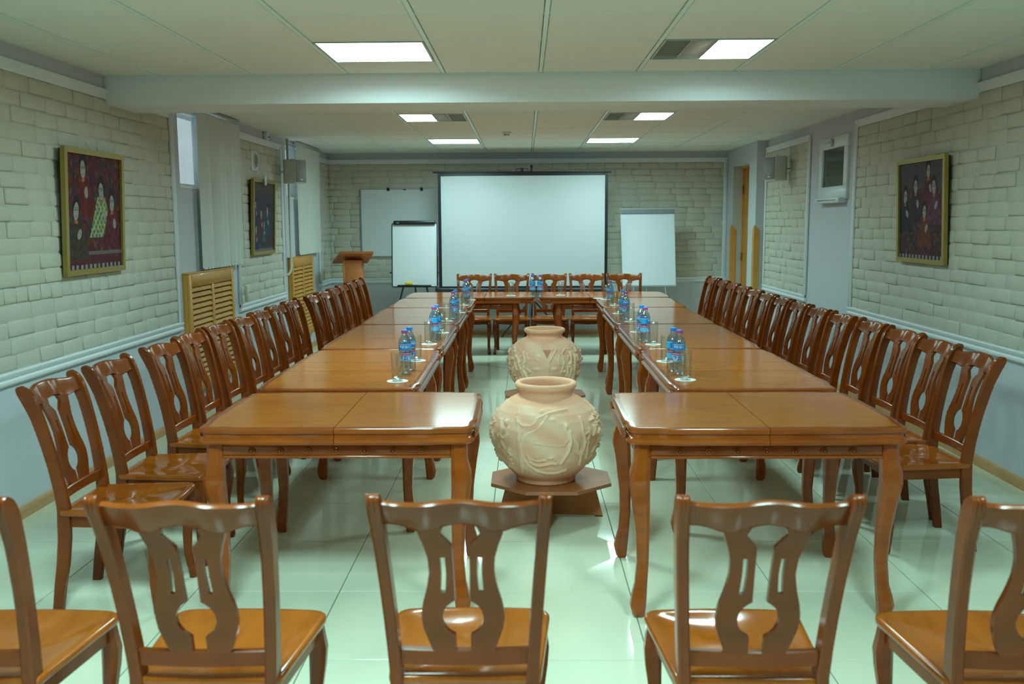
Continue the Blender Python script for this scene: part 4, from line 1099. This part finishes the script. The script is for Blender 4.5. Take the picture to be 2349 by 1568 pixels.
# blinds ------------------------------------------------------------
def blind(y0, y1, n, label, seed):
    r = random.Random(seed)
    e = tag(empty('vertical_blind', (XL + .06, y0, 0)), label, 'blind', 'vertical fabric blinds')
    Lb = y1 - y0
    bx('head_rail', 'alu', e, -.025, .02, -.03, Lb + .03, 2.385, 2.42, .004)
    for y_ in (.1, Lb - .1): bx('rail_bracket', 'alu', e, -.0595, -.025, y_ - .015, y_ + .015, 2.39, 2.415)
    cache = []
    for k in range(n):
        yc = Lb * (k + .5) / n; a = math.radians(20 + r.uniform(-13, 13)); w = .041
        ring = lambda z, dx: [(dx + s * w * math.sin(a) + .004 * (1 - s * s), s * w * math.cos(a), z) for s in (-1, -.4, .4, 1)]
        pts = [p for z, dx in ((1.16, r.uniform(-.006, .006)), (2.38, 0)) for p in ring(z, dx)]
        qs = [[i, i + 1, i + 5, i + 4] for i in range(3)]
        MB().plate(pts, qs, lambda p: (p[0] + .0008, p[1], p[2])).obj('blind_slat', 'blind', e, 60, (0, yc, 0))
        bx('slat_weight', 'pvc', e, -.003, .006, yc - .045, yc + .045, 1.150, 1.162)
        bx('slat_hanger', 'alu', e, -.003, .003, yc - .006, yc + .006, 2.372, 2.388)
    MB().tube([(.01, Lb + .045, 2.39), (.012, Lb + .05, 1.5), (.012, Lb + .05, .86)], .0035, 6).obj('pull_cord', 'pvc', e, 60)
    bx('cord_weight', 'cream_pipe', e, -.0, .03, Lb + .03, Lb + .075, .80, .95, .006)
blind(7.34, 8.32, 13, 'nearer white vertical blind over a high window, above the louvred cover', 4)
blind(10.52, 11.55, 13, 'farther white vertical blind over a high window, beside the corner', 5)
# radiator covers ------------------------------------------------------------
def rad_cover(y0, y1, label):
    e = tag(empty('radiator_cover', (XL, y0, .0)), label, 'radiator cover', 'louvred pine radiator covers')
    Lb = y1 - y0; D = .034; z0, z1 = .20, 1.125
    bx('side_board', 'pine', e, .0005, D, 0, .022, z0, z1, .002); bx('side_board', 'pine', e, .0005, D, Lb - .022, Lb, z0, z1, .002)
    fw = .055
    bx('front_stile', 'pine', e, D, D + .02, 0, fw, z0, z1, .003); bx('front_stile', 'pine', e, D, D + .02, Lb - fw, Lb, z0, z1, .003)
    bx('front_stile', 'pine', e, D, D + .02, Lb / 2 - .025, Lb / 2 + .025, z0 + .08, z1 - .10, .003)
    bx('front_rail', 'pine', e, D, D + .02, fw, Lb - fw, z1 - .10, z1, .003); bx('front_rail', 'pine', e, D, D + .02, fw, Lb - fw, z0, z0 + .08, .003)
    bx('top_board', 'pine', e, .0005, D + .02, -.005, Lb + .005, z1, z1 + .012, .002)
    bx('dark_back', 'pine_dark', e, .004, .008, .022, Lb - .022, z0, z1)
    n = 17; p = (z1 - .10 - z0 - .08) / n
    w = Lb / 2 - .025 - fw
    t = MB(); sl = [(.0, -p * .62), (.020, -p * .30), (.024, -p * .26), (.024, -p * .10), (.004, -p * -.28), (.0, p * .10)]
    sl = [(.002, p * .42), (.010, p * .46), (.030, -p * .12), (.030, -p * .30), (.022, -p * .32), (.002, p * .20)]
    me = MB().loft([[(o, 0, z) for o, z in sl], [(o, w, z) for o, z in sl]]).mesh('louvre_slat', 'pine')
    for c in (fw, Lb / 2 + .025):
        for k in range(n): link('louvre_slat', me, e, (D - .010, c, z0 + .08 + (k + .45) * p))
rad_cover(7.0, 8.08, 'yellow pine louvred radiator cover below the nearer window')
rad_cover(10.15, 11.17, 'yellow pine louvred radiator cover below the farther window')
# conduit
e = MB().tube([(XL + .05, 10.12, 2.42), (XL + .05, 10.12, 1.04), (XL + .045, 10.10, .99), (XL + .03, 10.06, .955), (XL + .006, 10.04, .95)], .014, 10).obj('heating_pipe', 'cream_pipe', None, 60)
tag(e, 'thin cream pipe running down the left wall before the farther window', 'pipe')

# paintings ------------------------------------------------------------
def paint_canvas(seed, faces, bands, palette):
    n, m = 150, 160
    u, v = np.meshgrid(np.linspace(0, 1, n), np.linspace(0, 1, m))     # v up
    rs = np.random.RandomState(seed)
    col = np.zeros((m, n, 3)) + palette[0]
    def noise(fx, fy, k=10):
        s = np.zeros_like(u)
        for _ in range(k): s += np.sin(rs.uniform(-fx, fx) * u + rs.uniform(-fy, fy) * v + rs.uniform(0, 6.28))
        return s / k ** .5
    for c, amp in zip(palette[1:], (.55, .75, .9, 1.0, 1.1, 1.15)):
        w = (noise(95, 70) > amp); col[w] = c
    st_ = noise(150, 12) > 1.2; col[st_] = col[st_] * .6
    for (v0, v1, c) in bands: col[(v > v0) & (v < v1)] = col[(v > v0) & (v < v1)] * .4 + np.array(c) * .6
    fringe = (v < .045) & ((np.floor(u * 26) % 2) == 0); col[fringe] = (.22, .22, .24)
    def ell(cx, cy, rx, ry, c, rot=0.0):
        x, y = u - cx, v - cy; cr, sr = math.cos(rot), math.sin(rot)
        w = ((x * cr + y * sr) / rx) ** 2 + ((-x * sr + y * cr) / ry) ** 2 < 1; col[w] = c
        return w
    for (cx, cy, s, rot, dress, dots) in faces:
        # gown
        w = (np.abs(u - cx) < (.045 + (cy - v) * .42) * min(1.3, s)) & (v < cy - .06 * s) & (v > cy - .42 * s)
        col[w] = np.array(dress) * (1 + .35 * np.sign(noise(90, 90))[w][:, None] * .6)
        if dots:
            g = w & ((np.sin(u * 95) * np.sin(v * 80)) > .35); col[g] = (.03, .10, .16)
        ell(cx, cy + .02 * s, .066 * s, .104 * s, (.018, .010, .012), rot)
        ell(cx, cy - .015 * s, .043 * s, .078 * s, (.28, .25, .22), rot)
        for sgn in (-1, 1):
            ell(cx + sgn * .017 * s, cy - .002 * s, .009 * s, .007 * s, (.03, .02, .02), rot)
            ell(cx + sgn * .017 * s, cy + .014 * s, .012 * s, .004 * s, (.04, .03, .03), rot)
        ell(cx, cy - .055 * s, .009 * s, .006 * s, (.20, .04, .05), rot)
        ell(cx, cy - .105 * s, .030 * s, .018 * s, (.30, .10, .05), rot)
        ell(cx + .05 * s, cy - .21 * s, .030 * s, .05 * s, (.26, .23, .20), rs.uniform(-.6, .6))
    return n, m, col * 1.15
def painting(wallx, y0, y1, z0, z1, face, spec, label, tilt=.03):
    e = tag(empty('painting', (wallx, (y0 + y1) / 2, z0), PI / 2 if face > 0 else -PI / 2), label, 'painting', 'gold framed paintings')
    # local: width along x, facing -y, wall at y=0
    W_, H_ = y1 - y0, z1 - z0; t = .032
    off = lambda z: -.022 - tilt * (z / H_)
    def pr(name, pts2, mat):
        q0 = [(x, off(z) - .026, z) for x, z in pts2]; q1 = [(x, off(z), z) for x, z in pts2]
        q0i = q0
        return MB().loft([q1, q0]).obj(name, mat, e)
    a, b = -W_ / 2, W_ / 2
    pr('frame_side', [(a, 0), (a + t, t), (a + t, H_ - t), (a, H_)], 'gold'); pr('frame_side', [(b - t, t), (b, 0), (b, H_), (b - t, H_ - t)], 'gold')
    pr('frame_side', [(a, 0), (b, 0), (b - t, t), (a + t, t)], 'gold'); pr('frame_side', [(a + t, H_ - t), (b - t, H_ - t), (b, H_), (a, H_)], 'gold')
    n, m, col = paint_canvas(*spec)
    vs = []; fs = []
    for j in range(m):
        for i in range(n):
            x = a + t * .8 + (W_ - 1.6 * t) * i / (n - 1); z = t * .8 + (H_ - 1.6 * t) * j / (m - 1)
            vs.append((x, off(z) - .012, z))
    for j in range(m - 1):
        for i in range(n - 1): fs.append((j * n + i, j * n + i + 1, (j + 1) * n + i + 1, (j + 1) * n + i))
    me = MB().add(vs, fs).mesh('canvas', 'paint'); setcol(me, col.reshape(-1, 3)); link('canvas', me, e)
    pr('backing', [(a + .01, .01), (b - .01, .01), (b - .01, H_ - .01), (a + .01, H_ - .01)], 'black').location = (0, .015, 0)
    MB().tube([(0, off(H_) , H_ - .01), (0, -.018, H_ + .05)], .002, 5).obj('hanging_wire', 'alu', e, 60)
    return e
red = [(.075, .010, .014), (.10, .025, .012), (.035, .012, .03), (.02, .03, .06), (.02, .05, .035), (.12, .05, .02), (.13, .02, .05)]
red2 = [(.060, .014, .020), (.09, .02, .02), (.03, .02, .05), (.04, .012, .015), (.02, .03, .07), (.10, .05, .02), (.08, .07, .06)]
dk = [(.03, .022, .045), (.07, .015, .03), (.02, .03, .07), (.02, .05, .06), (.08, .05, .02), (.11, .02, .03), (.03, .07, .05)]
# facing +x wall: local +x runs towards +Y (away from the camera), i.e. left to right in the picture
painting(XL, 5.145, 5.905, 1.22, 1.945, 1, (3, [(.30, .88, 1.0, .05, (.10, .012, .012), 0), (.62, .70, 1.0, .1, (.26, .28, .10), 1), (.82, .60, .95, .0, (.09, .012, .02), 0), (.17, .52, 1.0, -.15, (.04, .03, .02), 0)], [(.05, .13, (.10, .015, .02)), (.13, .16, (.16, .15, .15))], red), 'gold framed painting of four pale faced women on the near left brick wall')
painting(XL, 8.73, 9.50, 1.21, 1.937, 1, (5, [(.38, .55, .75, 0, (.08, .012, .03), 0), (.68, .60, .85, .1, (.02, .04, .08), 0), (.52, .40, .6, 0, (.03, .09, .06), 0), (.12, .68, .6, 0, (.03, .02, .05), 0), (.14, .33, .7, 0, (.05, .02, .05), 0)], [(.86, .97, (.09, .06, .02)), (.0, .08, (.05, .04, .06))], dk), 'gold framed dark blue painting on the left wall between the windows')
painting(XR, 6.12, 6.90, 1.21, 1.94, -1, (8, [(.66, .90, .85, -.05, (.09, .012, .02), 0), (.38, .76, .9, 0, (.03, .012, .02), 0), (.78, .74, .9, .1, (.10, .03, .06), 0), (.14, .66, .9, -.1, (.015, .012, .02), 0), (.58, .50, .85, -.1, (.12, .03, .015), 0)], [(.72, 1.0, (.07, .065, .075)), (.0, .05, (.05, .02, .03))], red2), 'gold framed painting of women in red on the right brick wall')
# little white clip on the left wall painting
e = tag(empty('cable_clip', (XL + .08, 9.07, 1.93)), 'small white clip hanging over the top edge of the dark blue painting', 'clip')
bx('clip_body', 'pvc', e, .0, .02, -.02, .02, -.05, .04, .006); MB().tube([(.01, 0, .04), (-.02, -.03, .085), (-.078, -.05, .09)], .0025, 6).obj('clip_wire', 'pvc', e, 60)
